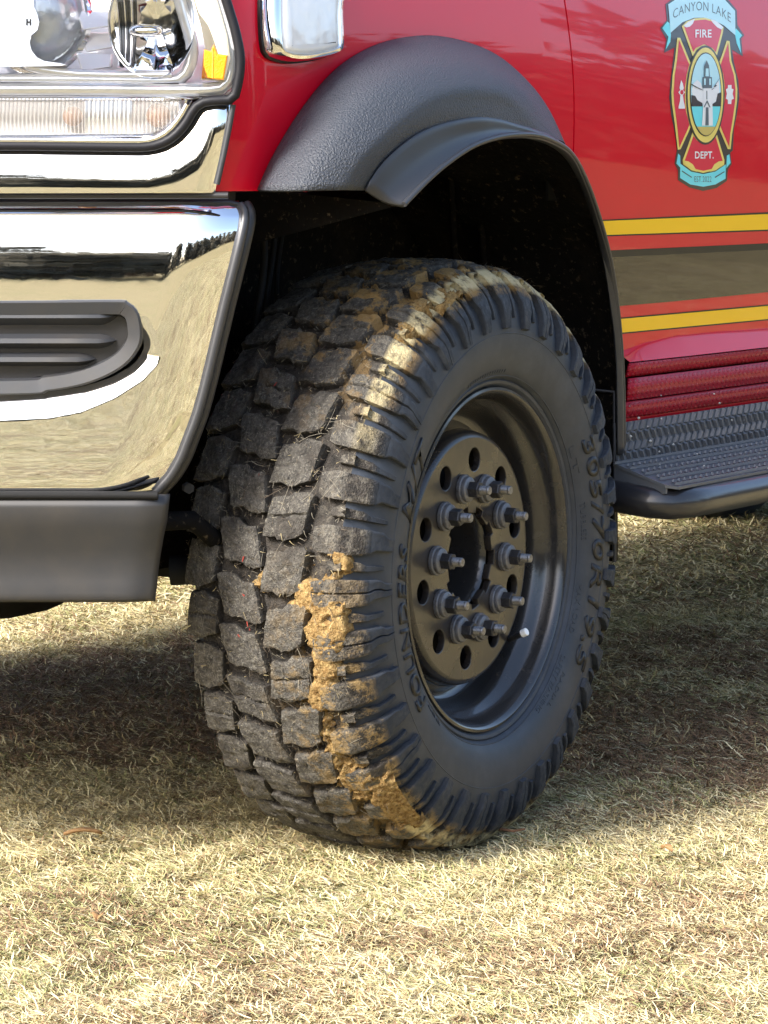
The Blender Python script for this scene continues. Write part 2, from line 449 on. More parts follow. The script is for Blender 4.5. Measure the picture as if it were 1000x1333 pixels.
def build_woods():
    V, F, Cc = [], [], []
    rnd = random.Random(5)
    leafV = []; leafC = []
    for k in range(170):
        az = R(rnd.uniform(168, 352)); d = rnd.uniform(34, 52)
        x, y = d*math.cos(az), d*math.sin(az)
        h = rnd.uniform(4.6, 8.2)
        r = rnd.uniform(.10, .22)
        lean = (rnd.uniform(-.4, .4), rnd.uniform(-.4, .4))
        pts = [(x+lean[0]*t*t, y+lean[1]*t*t, h*t) for t in (0, .25, .5, .75, 1)]
        v, f = tube_geo(pts, r, 6, rfun=lambda t: r*(1-.8*t))
        b = len(V); V += [tuple(p) for p in v]; F += [tuple(i+b for i in q) for q in f]; Cc += [(.22, .185, .155)]*len(v)
        g = rnd.uniform(.7, 1.3)
        for c in range(rnd.randint(20, 30)):
            A = rnd.uniform(0, 2*math.pi); q = rnd.uniform(.2, 1)
            cz = h*rnd.uniform(.10, 1.03); rr = (1.15-cz/h)*h*.30*q
            cx, cy = x+rr*math.cos(A), y+rr*math.sin(A)
            for l in range(26):
                p = Vector((cx+rnd.gauss(0, .45), cy+rnd.gauss(0, .45), cz+rnd.gauss(0, .35)))
                s = rnd.uniform(.30, .62)
                for e in range(3):
                    leafV.append(p+Vector((rnd.uniform(-s, s), rnd.uniform(-s, s), rnd.uniform(-s, s))))
                t = rnd.uniform(.5, 1.2)*g*.75
                leafC += [(.27*t, .245*t, .185*t)]*3
    b = len(V); V += [tuple(p) for p in leafV]; Cc += leafC
    F += [(b+3*i, b+3*i+1, b+3*i+2) for i in range(len(leafV)//3)]
    me = bpy.data.meshes.new('woods'); me.from_pydata(V, [], F); me.update()
    a = me.color_attributes.new('Col', 'FLOAT_COLOR', 'POINT')
    a.data.foreach_set('color', np.concatenate([np.array(Cc), np.ones((len(Cc), 1))], 1).astype(np.float32).ravel())
    o = link('woods', me, M['leaf'], None, 'stuff')
    o['label'] = 'line of dark trees beyond the dry field, seen only in the chrome'; o['category'] = 'trees'
build_woods()

# ------------------------------------------------------------------ truck root
truck = bpy.data.objects.new('fire_truck', None)
COL.objects.link(truck)
truck['label'] = 'red fire department pickup truck with chrome bumper and muddy off-road front tyre on dry grass'
truck['category'] = 'truck'

# body side surface: Y as a function of x, z
Y0 = .08
def _tilt(z):   # degrees, positive = faces up
    return np.interp(z, [.70, .86, .92, 1.02, 1.12, 1.17, 1.25, 1.4, 1.6], [-6.5, -6.5, -5.5, -3.0, -.3, 2.2, 8.0, 14, 18])
_zs = np.linspace(.70, 1.62, 460)
_ys = np.concatenate([[0], np.cumsum(np.tan(np.radians(_tilt(_zs[:-1])))*np.diff(_zs))])
_ys -= np.interp(1.12, _zs, _ys)
def side_y(x, z):
    y = Y0 + float(np.interp(z+.085*max(0., x-.30), _zs, _ys))
    if x < -.47:
        t = (-.47-x)/.10
        y += .030*t*t
    return y
def on_side(px, py, off=0.):
    d = sight(px, py); lo, hi = .5*(.0-CAM.y)/d.y, (.4-CAM.y)/d.y
    f = lambda t: (CAM.y+d.y*t) - side_y(CAM.x+d.x*t, CAM.z+d.z*t)
    lo = (-.3-CAM.y)/d.y
    for _ in range(50):
        m_ = .5*(lo+hi)
        if f(m_) > 0: hi = m_
        else: lo = m_
    p = CAM + d*lo
    p.y -= off
    return p
def side_sheet(name, polyxz, material, off, parent, dz=.015, dx=None, smooth=60, thick=None, holes=()):
    """polygon in (x, z) laid on the body side, off metres proud of it"""
    bm = bmesh.new()
    vs = [bm.verts.new((x, 0, z)) for x, z in polyxz]
    for t in geometry.tessellate_polygon([[Vector((x, z, 0)) for x, z in polyxz]]):
        try: bm.faces.new([vs[i] for i in t])
        except ValueError: pass
    zs = [p[1] for p in polyxz]; xs = [p[0] for p in polyxz]
    if dz:
        for z in np.arange(min(zs)+dz*.5, max(zs), dz):
            bmesh.ops.bisect_plane(bm, geom=bm.verts[:]+bm.edges[:]+bm.faces[:], plane_co=(0, 0, z), plane_no=(0, 0, 1))
    if dx:
        for x in np.arange(min(xs)+dx*.5, max(xs), dx):
            bmesh.ops.bisect_plane(bm, geom=bm.verts[:]+bm.edges[:]+bm.faces[:], plane_co=(x, 0, 0), plane_no=(1, 0, 0))
    for v in bm.verts: v.co.y = side_y(v.co.x, v.co.z) - off
    bmesh.ops.recalc_face_normals(bm, faces=bm.faces)
    if sum(f.normal.y for f in bm.faces) > 0: bmesh.ops.reverse_faces(bm, faces=bm.faces)
    nrm = []
    e = .002
    for v in bm.verts:
        x, z = v.co.x, v.co.z
        gx = (side_y(x+e, z)-side_y(x-e, z))/(2*e); gz = (side_y(x, z+.006)-side_y(x, z-.006))/.012
        nrm.append(Vector((gx, -1, gz)).normalized())
    if thick:      # returned edge, with vertices of its own
        bm.verts.ensure_lookup_table()
        bm.verts.index_update()
        for ed in [e_ for e_ in bm.edges if e_.is_boundary]:
            p, q = ed.verts[0].co.copy(), ed.verts[1].co.copy()
            four = [bm.verts.new(c) for c in (p, q, q+Vector((0, thick, 0)), p+Vector((0, thick, 0)))]
            f = bm.faces.new(four); f.normal_update()
            fl_ = ed.link_faces[0].calc_center_median()
            n_ = f.normal.copy()
            if n_.dot(fl_-(p+q)/2) > 0: n_ = -n_; f.normal_flip()
            nrm += [n_]*4
    me = bpy.data.meshes.new(name); bm.to_mesh(me); bm.free()
    me.shade_smooth()
    me.normals_split_custom_set_from_vertices(nrm)
    return link(name, me, material, parent)
def xz(px, py):
    p = on_side(px, py); return (p.x, p.z)

# ------------------------------------------------------------------ fender, door
B_px = [(526, 266), (553, 238), (580, 214), (616, 190), (652, 178), (688, 175), (715, 181), (742, 198), (762, 232), (781, 285), (796, 345), (806, 420), (811, 500), (812, 592)]
B_y = [-.075, -.073, -.071, -.067, -.06, -.05, -.037, -.015, .008, .035, .055, .068, .075, .08]
cB = [on_y(px, py, y) for (px, py), y in zip(B_px, B_y)]
_b = resample(cB, 60)
_k = np.interp(np.linspace(0, 1, 60), [0, .45, .75, 1], [1.03, 1.06, 1.04, 1.012])
ARCH = [(p[0]*k, .45+(p[2]-.45)*k) for p, k in zip(_b, _k)]
LINE = [(p[0]*(1+(k-1)*.6), .45+(p[2]-.45)*(1+(k-1)*.6)) for p, k in zip(_b, _k)]
O_px = [(333, 247), (352, 205), (385, 150), (420, 105), (455, 75), (500, 54), (555, 46), (605, 54), (650, 74), (690, 110), (715, 145), (735, 188)]
flare_O = [xz(*p) for p in O_px]
seam_x = xz(746, 100)[0]
fr = [xz(281, 249), xz(290, 205), xz(303, 145), xz(306, 112), xz(313, 70), xz(303, 25), xz(292, -10)]
fend = [(p[0], p[1]) for p in fr] + [(fr[-1][0]+.02, 1.40), (fr[-1][0]+.06, 1.52), (seam_x-.002, 1.52), (seam_x-.002, 1.00)]
fend.pop()
seam_z = float(np.interp(seam_x, [p[0] for p in ARCH if p[0] > 0], [p[1] for p in ARCH if p[0] > 0]))
fend += [(seam_x-.002, seam_z)] + [p for p in ARCH[::-1] if p[0] < seam_x-.006] + [(ARCH[0][0]-.012, fr[0][1])]
fender = side_sheet('fender', fend, M['red'], 0, truck, dz=.012, dx=.012, thick=.004)
cre = [xz(*p) for p in ((813, 456), (840, 446), (880, 437), (930, 432), (1000, 427))]
cre.append((seam_x+1.15, cre[-1][1]-.004))
door_arch = [p for p in ARCH if p[0] > seam_x+.006 and p[1] > cre[0][1]+.01]
door_poly = [(seam_x+.003, 1.52), (seam_x+.003, seam_z)] + door_arch + [(door_arch[-1][0]+.004, cre[0][1]-.002)] + cre + [(seam_x+1.15, 1.52)]
door = side_sheet('front_door', door_poly, M['red'], 0, truck, dz=.01, dx=.04, thick=.004)
part('door_gap_panel', *box_geo((seam_x-.03, Y0+.03, .99), (seam_x+.03, Y0+.035, 1.5)), M['dark'], truck, 0)

# lower edge of the door: the crease and the flared skirt below it
def side_loft(name, rows, material, x0, x1, parent, n=30, smooth=50, thick=.004):
    xs = np.linspace(x0, x1, n); V = []
    for (y, z0, z1) in rows:   # z at both ends
        for i, x in enumerate(xs): V.append((x, y, z0+(z1-z0)*i/(n-1)))
    o = part(name, V, grid_faces(len(rows), n), material, parent, smooth)
    return solidify(o, thick, 0) if thick else o
yb = side_y(1, cre[3][1])
xr0, xr1 = .585, seam_x+1.15
def zrow(px, py, y): return on_y(px, py, y).z
# rows below: crease, pink skirt, end of skirt
cx_ = [c[0] for c in cre]; cz_ = [c[1] for c in cre]
xs = np.linspace(xr0, xr1, 40); V = []
skirt_z = lambda x, a: a
zs1 = zrow(900, 463, yb-.028)
for row in range(9):
    t = row/8
    for x in xs:
        z_c = float(np.interp(x, cx_, cz_))
        zz = z_c + (zs1-z_c)*t
        yy = side_y(x, z_c) - .028*t**.85
        V.append((x, yy, zz))
part('door_skirt', V, grid_faces(9, 40), M['red'], truck, 80)
# red tread-pattern sill plates
ysk = yb-.026
def sill(name, pa, pb, y0, y1, m):
    za, zb = zrow(*pa, y0), zrow(*pb, y1)
    return side_loft(name, [(y0, za, za), ((y0+y1)/2, (za+zb)/2, (za+zb)/2), (y1, zb, zb)], m, xr0, xr1, truck)
sill('sill_plate', (900, 464), (900, 480.5), ysk+.004, ysk+.012, M['dark_red'])
sill('sill_gap', (900, 478), (900, 488), ysk+.03, ysk+.03, M['dark'])
sill('sill_plate', (900, 483), (900, 510), ysk+.006, ysk+.010, M['dark_red'])
sill('sill_plate', (900, 511.5), (900, 532), ysk+.014, ysk+.020, M['dark_red'])
sill('rocker', (900, 531), (900, 542), ysk+.022, ysk+.03, M['red'])

# ------------------------------------------------------------------ stripes
def stripe(name, top, bot, m, off):
    poly = [xz(*p) for p in top] + [xz(*p) for p in bot[::-1]]
    # run on along the door, out of the picture
    i = len(top)
    (xa, za), (xb, zb_) = poly[i-1], poly[i]
    poly[i:i] = [(seam_x+1.14, za+.0), (seam_x+1.14, zb_)]
    return side_sheet(name, poly, m, off, door, dz=.012, dx=.04, smooth=80)
stripe('stripe_edge', [(778, 286.4), (1003, 276.0)], [(778, 308), (1003, 300.5)], M['black_vinyl'], .0010)
stripe('yellow_stripe', [(778, 288), (1003, 278.4)], [(778, 306.2), (1003, 298.6)], M['yellow'], .0018)
stripe('black_stripe', [(788, 326.3), (1003, 316.5)], [(788, 335.2), (1003, 325)], M['black_vinyl'], .0010)
stripe('dark_reflective_stripe', [(788, 335.2), (1003, 325)], [(799, 399), (870, 393), (1003, 380)], M['taupe'], .0010)
stripe('stripe_edge', [(801, 414), (1003, 396)], [(801, 435.5), (1003, 416.5)], M['black_vinyl'], .0010)
stripe('yellow_stripe', [(801, 415.7), (1003, 397.8)], [(801, 433.6), (1003, 414.8)], M['yellow'], .0018)

# ------------------------------------------------------------------ door emblem
emb = bpy.data.objects.new('door_emblem', None); COL.objects.link(emb); emb.parent = truck
emb['label'] = 'tall fire department crest with a lighthouse in an oval and cyan ribbons'
_ec = {}
def E(zx, zy):
    return xz(850+zx/5.331, zy/5.331)
def decal(name, poly, m, layer):
    return side_sheet(name, [E(*p) for p in poly], M[m], .0006+.00035*layer, emb, dz=.02, dx=.03)
def ell(cx, cy, rx, ry, n=40, a0=0, a1=360):
    return [(cx+rx*math.cos(R(a0+(a1-a0)*k/n)), cy+ry*math.sin(R(a0+(a1-a0)*k/n))) for k in range(n)]
sil = [(85, 30), (150, -20), (250, -60), (330, -70), (420, -60), (510, -15), (580, 70), (585, 175), (632, 245), (612, 268), (622, 392), (548, 345), (560, 430), (592, 560),
       (598, 680), (580, 800), (560, 900), (553, 1045), (535, 1060), (545, 1140), (520, 1175), (512, 1255), (440, 1305), (345, 1325), (250, 1300), (172, 1250), (172, 1180),
       (148, 1135), (165, 1040), (150, 920), (125, 800), (112, 680), (118, 580), (135, 440), (148, 330), (75, 366), (92, 275), (48, 195), (95, 140)]
decal('crest_outline', sil, 'e_black', 0)
decal('ribbon_tail', [(97, 150), (62, 195), (104, 255), (86, 345), (118, 290), (122, 240), (112, 160)], 'e_cyan', 1)
decal('ribbon_tail', [(572, 195), (616, 245), (598, 268), (609, 372), (578, 300), (566, 235)], 'e_cyan', 1)
ban = [(102, 30), (170, -15), (250, -45), (330, -55), (410, -45), (490, -8), (566, 75), (568, 245), (540, 222), (490, 178), (430, 145), (350, 122), (280, 124), (200, 155), (118, 228)]
decal('ribbon', ban, 'e_sky', 2)
lseg = [(165, 262), (185, 262), (250, 420), (262, 445), (243, 520), (232, 600), (230, 690), (238, 770), (262, 868), (250, 900), (188, 1035), (168, 1040), (152, 900), (128, 720), (124, 640), (132, 520), (148, 420)]
rseg = [(508, 282), (528, 285), (540, 420), (570, 520), (582, 620), (580, 700), (562, 830), (545, 930), (535, 1035), (515, 1035), (460, 905), (448, 870), (470, 770), (480, 690), (480, 600), (470, 520), (450, 450)]
tseg = [(196, 182), (230, 148), (285, 128), (360, 122), (430, 142), (486, 190), (482, 225), (438, 392), (400, 345), (350, 322), (300, 345), (272, 392)]
bseg = [(272, 915), (310, 965), (350, 985), (400, 965), (436, 920), (492, 1110), (490, 1145), (430, 1180), (345, 1200), (260, 1180), (205, 1140), (202, 1110)]
for s_ in (lseg, rseg, tseg, bseg):
    decal('crest_border', s_, 'e_yellow', 2)
    decal('crest_panel', inset(s_, 14), 'e_red', 3)
decal('ribbon_curl', [(205, 180), (235, 152), (285, 130), (270, 165), (250, 185), (225, 190)], 'e_white', 4)
decal('ribbon_curl', [(390, 130), (440, 150), (482, 188), (470, 205), (440, 190), (410, 160)], 'e_white', 4)
decal('ribbon_curl', [(207, 1115), (240, 1120), (270, 1140), (300, 1192), (260, 1182), (212, 1140)], 'e_yellow', 4)
decal('ribbon_curl', [(488, 1115), (450, 1120), (420, 1140), (390, 1192), (430, 1182), (486, 1140)], 'e_yellow', 4)
decal('ribbon_tail', [(172, 1065), (186, 1080), (188, 1165), (160, 1135)], 'e_cyan', 1)
decal('ribbon_tail', [(528, 1070), (510, 1080), (506, 1168), (536, 1130)], 'e_cyan', 1)
decal('ribbon', [(185, 1135), (260, 1190), (345, 1208), (430, 1190), (502, 1140), (500, 1240), (430, 1280), (345, 1296), (255, 1280), (184, 1235)], 'e_cyan', 2)
decal('oval_edge', ell(357, 660, 134, 345), 'e_black', 4)
decal('oval_border', ell(357, 660, 124, 330), 'e_yellow', 5)
decal('oval_edge', ell(357, 655, 110, 292), 'e_black', 6)
IN = lambda n=40, a0=0, a1=360: ell(357, 655, 104, 284, n, a0, a1+ (a1-a0)/n if a1-a0 < 360 else a1)
decal('sky_field', IN(), 'e_sky', 7)
decal('lake', IN(24, 17, 163), 'e_cyan', 8)
decal('cloud', [(258, 640), (268, 580), (295, 555), (320, 575), (335, 620), (400, 610), (445, 560), (450, 640), (430, 700), (400, 728), (330, 720), (300, 700), (275, 680)], 'e_white', 8)
decal('hill', [(254, 738), (255, 660), (280, 665), (296, 695), (330, 715), (332, 738)], 'e_brown', 9)
decal('hill', [(398, 738), (400, 722), (425, 705), (436, 650), (460, 640), (460, 738)], 'e_brown', 9)
decal('shore', IN(20, 52, 128), 'e_sand', 9)
decal('tower', [(336, 610), (392, 610), (402, 872), (326, 872)], 'e_white', 10)
decal('tower_door', [(352, 745), (370, 745), (372, 870), (348, 870)], 'e_grey', 11)
decal('tower_mark', [(356, 630), (362, 630), (362, 690), (356, 690)], 'e_grey', 11)
decal('tower_mark', [(336, 745), (358, 698), (364, 698), (384, 745), (376, 745), (360, 712), (343, 745)], 'e_grey', 11)
decal('gallery', [(330, 535), (394, 535), (394, 612), (330, 612)], 'e_grey', 11)
decal('gallery_window', [(338, 545), (350, 545), (350, 590), (338, 590)], 'e_sky', 12)
decal('gallery_window', [(374, 545), (386, 545), (386, 590), (374, 590)], 'e_sky', 12)
decal('lantern', [(341, 460), (358, 418), (374, 455), (380, 535), (341, 535)], 'e_grey', 11)
decal('lantern_glass', [(350, 475), (370, 475), (372, 530), (348, 530)], 'e_sky', 12)
decal('lightning', [(455, 535), (420, 590), (432, 592), (392, 628), (396, 618), (418, 604), (408, 602), (450, 540)], 'e_black', 10)
decal('lightning', [(252, 588), (285, 608), (335, 628), (330, 622), (285, 600), (252, 580)], 'e_black', 10)
decal('hydrant', [(188, 555), (200, 580), (206, 612), (200, 625), (215, 640), (200, 660), (205, 700), (214, 740), (214, 754), (170, 754), (170, 740), (180, 700), (182, 660), (168, 640), (182, 625), (176, 612), (182, 580)], 'e_white', 5)
decal('medical_star', [(512, 590), (538, 590), (538, 615), (552, 620), (545, 650), (554, 685), (538, 692), (536, 722), (512, 722), (512, 692), (498, 685), (505, 650), (498, 620), (512, 612)], 'e_white', 5)
decal('hydrant_cap', ell(192, 640, 12, 16, 12), 'e_red', 6)

def text_mesh(body, size=1.0, bold=.0, spacing=1.0):
    cu = bpy.data.curves.new('lettering', 'FONT'); cu.body = body; cu.size = size; cu.offset = bold; cu.space_character = spacing
    cu.align_x = 'CENTER'; cu.fill_mode = 'FRONT'; cu.resolution_u = 3
    ob = bpy.data.objects.new('lettering', cu); COL.objects.link(ob)
    bpy.context.view_layer.update()
    dg = bpy.context.evaluated_depsgraph_get()
    me = bpy.data.meshes.new_from_object(ob.evaluated_get(dg))
    bpy.data.objects.remove(ob); bpy.data.curves.remove(cu)
    return me
def emblem_text(name, body, cx, cy, h, wd, m, layer, arc=None, bold=.01):
    me = text_mesh(body, 1.0, bold, 1.06)
    xs = [v.co.x for v in me.vertices]; ys = [v.co.y for v in me.vertices]
    x0, x1, y0, y1 = min(xs), max(xs), min(ys), max(ys)
    for v in me.vertices:
        u = (v.co.x-x0)/(x1-x0)-.5; t = (v.co.y-y0)/(y1-y0)-.5
        zx, zy = cx+u*wd, cy-t*h
        if arc: zy += arc*(4*u*u) + arc*.35*u
        x, z = E(zx, zy)
        v.co = (x, side_y(x, z)-.0006-.00035*layer, z)
    me.materials.clear(); me.materials.append(M[m])
    return link(name, me, None, emb)
emblem_text('lettering', 'FIRE', 343, 233, 56, 112, 'e_white', 5, bold=.02)
emblem_text('lettering', 'DEPT.', 349, 1076, 50, 130, 'e_white', 5, bold=.02)
emblem_text('lettering', 'CANYON LAKE', 335, 42, 62, 400, 'e_grey', 3, arc=72, bold=-.008)
emblem_text('lettering', 'EST.2022', 342, 1243, 40, 118, 'e_grey', 3, arc=0, bold=-.005)
decal('ribbon_line', [(197, 1183), (265, 1228), (263, 1234), (195, 1190)], 'e_black', 3)
decal('ribbon_line', [(490, 1188), (424, 1228), (426, 1235), (492, 1194)], 'e_black', 3)

# ------------------------------------------------------------------ fender flare and wheel-arch lip
def curve_px(pts, ys, side=False):
    """photograph outline points with the distance Y given along the curve"""
    t = np.linspace(0, 1, len(pts)); yk = np.interp(t, np.linspace(0, 1, len(ys)), ys)
    return [on_y(px, py, y) for (px, py), y in zip(pts, yk)]
cO = [Vector((p[0], side_y(*p)-.002, p[1])) for p in flare_O]
R_px = [(440, 247.5), (463, 202), (499, 162), (544, 127), (589, 113), (625, 112), (661, 121), (692, 144), (733, 189)]
J_px = [(477, 248), (499, 216), (535, 184.5), (571, 166.5), (616, 157), (647, 157.5), (679, 166), (715, 178), (736, 193)]
def mid(a, b, wt): return [(p[0]*(1-wt)+q[0]*wt, p[1]*(1-wt)+q[1]*wt) for p, q in zip(resample(a, 12), resample(b, 12))]
c1 = curve_px(mid(O_px, R_px, .16), [.045, .045, .045, .045, .05, .07])
c2 = curve_px(mid(O_px, R_px, .55), [-.005, -.012, -.015, -.015, -.01, .04])
cR = curve_px(R_px, [-.035, -.045, -.05, -.05, -.045, -.03, .01])
c3 = curve_px(mid(R_px, J_px, .5), [-.038, -.050, -.056, -.056, -.048, -.03, .01])
cJ = curve_px(J_px, [-.034, -.046, -.052, -.052, -.045, -.027, .01])
flare = loft('fender_flare', [cO, c1, c2, cR, c3, cJ], M['flare'], truck, 70, 6, 60)
solidify(flare, .005, 1 if False else -1)
# lip: strip from the flare's junction out to the edge, then rolled inwards
J2_px = J_px[:-1] + [(735, 192), (752, 215), (771, 262), (787, 325), (799, 400), (806, 470), (808, 592)]
J2_y = [-.036, -.046, -.052, -.053, -.052, -.045, -.036, -.024, -.008, .018, .045, .062, .073, .079, .083]
cJ2 = [on_y(px, py, y-.004) for (px, py), y in zip(J2_px, J2_y)]
cJ3 = [Vector((p.x*.985+.0, p.y+.004, .45+(p.z-.45)*1.008)) for p in cJ2]
cM = [(Vector(a)*.45+Vector(b)*.55)+Vector((0, .004, -.004)) for a, b in zip(resample(cJ2, 30), resample(cB, 30))]
cB2 = [Vector((p.x*.97, p.y+.012, .45+(p.z-.45)*.985)) for p in cB]
cB3 = [Vector((p.x*1.0, p.y+.05, .45+(p.z-.45)*1.0)) for p in cB]
lip = loft('wheel_arch_lip', [cJ3, cJ2, cM, cB], M['rubber_trim'], truck, 80, 4, 40)
solidify(lip, .006, -1)
bead = part('lip_bead', *tube_geo(resample(cB, 80), .0042, 8), M['rubber_trim'], lip, 60)
# inner liner: from the lip inwards over the wheel
front_ring = [(.56*math.sin(R(a)), .455+.60*math.cos(R(a))) for a in np.linspace(-66, -38, 16)]
ring = front_ring + LINE
edge = [(x, .22, z) for x, z in front_ring] + [(p[0], p[1]+.003, p[2]) for p in resample(cB, 60)]
nk = len(ring); ny = 14
V = list(edge)
for j in range(ny):
    t = j/(ny-1)
    for k, (x, z) in enumerate(ring):
        y0_ = max(.10, edge[k][1]+.05)
        wob = 1+.012*math.sin(j*1.7)+.008*math.sin(k*.9)
        V.append((x*wob, y0_+(.85-y0_)*t, .455+(z-.455)*wob))
liner = part('wheel_well_liner', V, grid_faces(ny+1, nk), M['liner'], truck, 60)
part('inner_splash_shield', *box_geo((-.64, .44, .43), (.66, .455, 1.06)), M['liner'], truck, 0)
# ribs and a bracket moulded into the liner behind the tyre
for k, (px, yy) in enumerate(((590, .40), (628, .34), (660, .30), (700, .22))):
    p = [on_x(px-6+8*t, 185+20*k+150*t, .30+.14*t+.05*k) for t in np.linspace(0, 1, 8)]
    part('liner_rib', *tube_geo(p, .006, 8), M['liner'], liner, 60)
q0 = on_x(655, 315, .50)
part('liner_bracket', *box_geo((q0.x, q0.y-.05, q0.z-.03), (q0.x+.02, q0.y+.05, q0.z+.03)), M['dark'], liner, 0)
for k in range(3):
    pts = [on_y(338+14*k+6*math.sin(t*5+k), 270+190*t, .28+.03*k) for t in np.linspace(0, 1, 12)]
    part('wiring_hose', *tube_geo(pts, .006-.001*k, 8), M['dark'], truck, 60)

# mud flap behind the tyre
a, b_ = on_x(770, 506, .56), on_x(803, 510, .56); c_, d_ = on_x(803, 731, .56), on_x(775, 731, .56)
fl = [(x, y, z) for x in (.556, .566) for (y, z) in ((b_.y+.0, b_.z), (b_.y+.30, b_.z+.012), (c_.y+.30, c_.z), (c_.y, c_.z))]
mf = part('mud_flap', fl, [(0, 1, 2, 3), (4, 5, 6, 7), (0, 1, 5, 4), (1, 2, 6, 5), (2, 3, 7, 6), (3, 0, 4, 7)], M['liner'], truck, 0)
bevel(mf, .003)
part('flap_edge', *tube_geo([(.552, b_.y+.30, b_.z+.012), (.552, b_.y, b_.z), (.552, c_.y, c_.z)], .0035, 8), M['rubber_trim'], mf, 60)

# ------------------------------------------------------------------ side step
step = bpy.data.objects.new('side_step', None); COL.objects.link(step); step.parent = truck
ys0, zf = .078, .549
xs0, xs1 = .50, 1.55
riser_top = zrow(900, 537, .085)
tx0 = .575
plate = part('riser_plate', [(tx0-.03, .085, riser_top), (xs1, .085, riser_top), (xs1, .079, zf), (tx0-.03, .079, zf)], [(0, 1, 2, 3)], M['step_plate'], step, 0)
solidify(plate, .004)
ye, ze = -.05, .517
tread = [(.53, .079, zf), (xs1, .079, zf), (xs1, ye, ze), (.522, ye, ze), (.51, ye+.02, ze+.003)]
tp = part('tread_plate', tread, [(0, 1, 2, 3, 4)], M['step_plate'], step, 0)
solidify(tp, .005)
# raised cleats: chevron ridges on the riser, rows of teeth on the tread
def ridge(p, d, up, l, w_, h):
    d = d.normalized(); n_ = d.cross(up).normalized()
    A = [p-d*l*.5-n_*w_, p+d*l*.5-n_*w_, p+d*l*.5+n_*w_, p-d*l*.5+n_*w_]
    B = [p-d*l*.35-n_*w_*.4+up*h, p+d*l*.35-n_*w_*.4+up*h, p+d*l*.35+n_*w_*.4+up*h, p-d*l*.35+n_*w_*.4+up*h]
    return A+B, [(4, 5, 6, 7), (0, 1, 5, 4), (1, 2, 6, 5), (2, 3, 7, 6), (3, 0, 4, 7)]
gs = []
upv = Vector((0, -1, 0)); nrow = 4
hh = (riser_top-zf)
for r_ in range(nrow):
    z = zf + hh*(r_+.5)/nrow
    x = tx0-.02 + (.009 if r_ % 2 else 0)
    while x < xs1:
        y = .079+.006*(z-zf)/hh - .001
        gs.append(ridge(Vector((x, y, z)), Vector((.55 if r_ % 2 else -.55, 0, 1)), upv, hh/nrow*1.15, .0028, .006))
        x += .023
ef = part('tread_end', [(.532, .079, zf-.001), (.512, ye+.02, ze+.002), (.512, ye+.02, ze-.012), (.532, .079, .497)], [(0, 1, 2, 3)], M['step_plate'], step, 0)
solidify(ef, .004)
part('riser_cleats', *join_geo(gs), M['step_plate'], plate, 0, 'stuff')
gs = []
tn = Vector((0, -(zf-ze), (.079-ye))).normalized(); tn = Vector((0, -.24, .97)).normalized()
for r_ in range(9):
    t = (r_+.5)/9
    y = .079+(ye-.079)*t; z = zf+(ze-zf)*t
    x = .53 + (.010 if r_ % 2 else 0)
    while x < xs1:
        gs.append(ridge(Vector((x, y, z+.001)), Vector((1, (.5 if r_ % 2 else -.5), 0)), tn, .015, .0022, .0042))
        x += .020
part('tread_cleats', *join_geo(gs), M['step_plate'], tp, 0, 'stuff')
# front tube, bent inwards at its forward end
tz = ze-.031
tb = [(.545, .12, tz+.012), (.525, .07, tz+.008), (.520, .02, tz+.003), (.53, -.018, tz), (.56, -.036, tz), (.62, -.042, tz), (.9, -.042, tz), (1.2, -.042, tz), (xs1, -.042, tz)]
part('step_tube', *tube_geo(resample(tb, 40), .0265, 20), M['tube_black'], step, 60)
part('step_bracket', *box_geo((.80, .0, tz-.01), (.86, .5, tz+.03)), M['dark'], step, 0)
gs = []
for k in range(30):
    if RNG.random() < .45:
        t = RNG.random(); p = Vector((RNG.uniform(.56, 1.2), .079+(ye-.079)*t, zf+(ze-zf)*t+.003))
    else:
        p = Vector((RNG.uniform(.56, 1.2), .076, RNG.uniform(zf, riser_top+.05)))
    r_ = RNG.uniform(.0012, .0034) if k < 26 else RNG.uniform(.003, .005)
    o8 = [p+Vector(v)*r_ for v in ((1, 0, 0), (-1, 0, 0), (0, 1, 0), (0, -1, 0), (0, 0, .8), (0, 0, -.8))]
    gs.append((o8, [(0, 2, 4), (2, 1, 4), (1, 3, 4), (3, 0, 4), (2, 0, 5), (1, 2, 5), (3, 1, 5), (0, 3, 5)]))
M['grit'] = mat('pale_grit', (.55, .53, .48), .8)
part('grit', *join_geo(gs), M['grit'], step, 60, 'stuff')

# ------------------------------------------------------------------ truck front: a plane swept back at the corner
FC = Vector((-.555, .05, 0)); FD = Vector((-.5, .866, 0)); FN = Vector((-.866, -.5, 0))
def fr_sz(px, py):
    d = sight(px, py); t = (FC-CAM).dot(FN)/d.dot(FN); p = CAM+d*t
    return (p-FC).dot(FD), p.z
def fr_pt(s_, z, h=0.):
    p = FC+FD*s_+FN*h; return Vector((p.x, p.y, z))
def FP(px, py, h=0.):
    return fr_pt(*fr_sz(px, py), h)
def seg_dist(P, poly, closed=True):
    """distance of points P (N,2) to a polyline"""
    Q = np.array(poly, float); n = len(Q); D = np.full(len(P), 1e9)
    for i in range(n if closed else n-1):
        a, b = Q[i], Q[(i+1) % n]; ab = b-a
        t = np.clip(((P-a) @ ab)/max(ab @ ab, 1e-9), 0, 1)
        D = np.minimum(D, np.linalg.norm(P-(a+t[:, None]*ab), axis=1))
    return D
def inside(P, poly):
    Q = np.array(poly, float); n = len(Q); c = np.zeros(len(P), bool)
    for i in range(n):
        (x1, y1), (x2, y2) = Q[i], Q[(i+1) % n]
        m_ = ((y1 > P[:, 1]) != (y2 > P[:, 1])) & (P[:, 0] < (x2-x1)*(P[:, 1]-y1)/((y2-y1) if y2 != y1 else 1e-9)+x1)
        c ^= m_
    return c
PXM = .00104      # metres per photograph pixel on the front plane
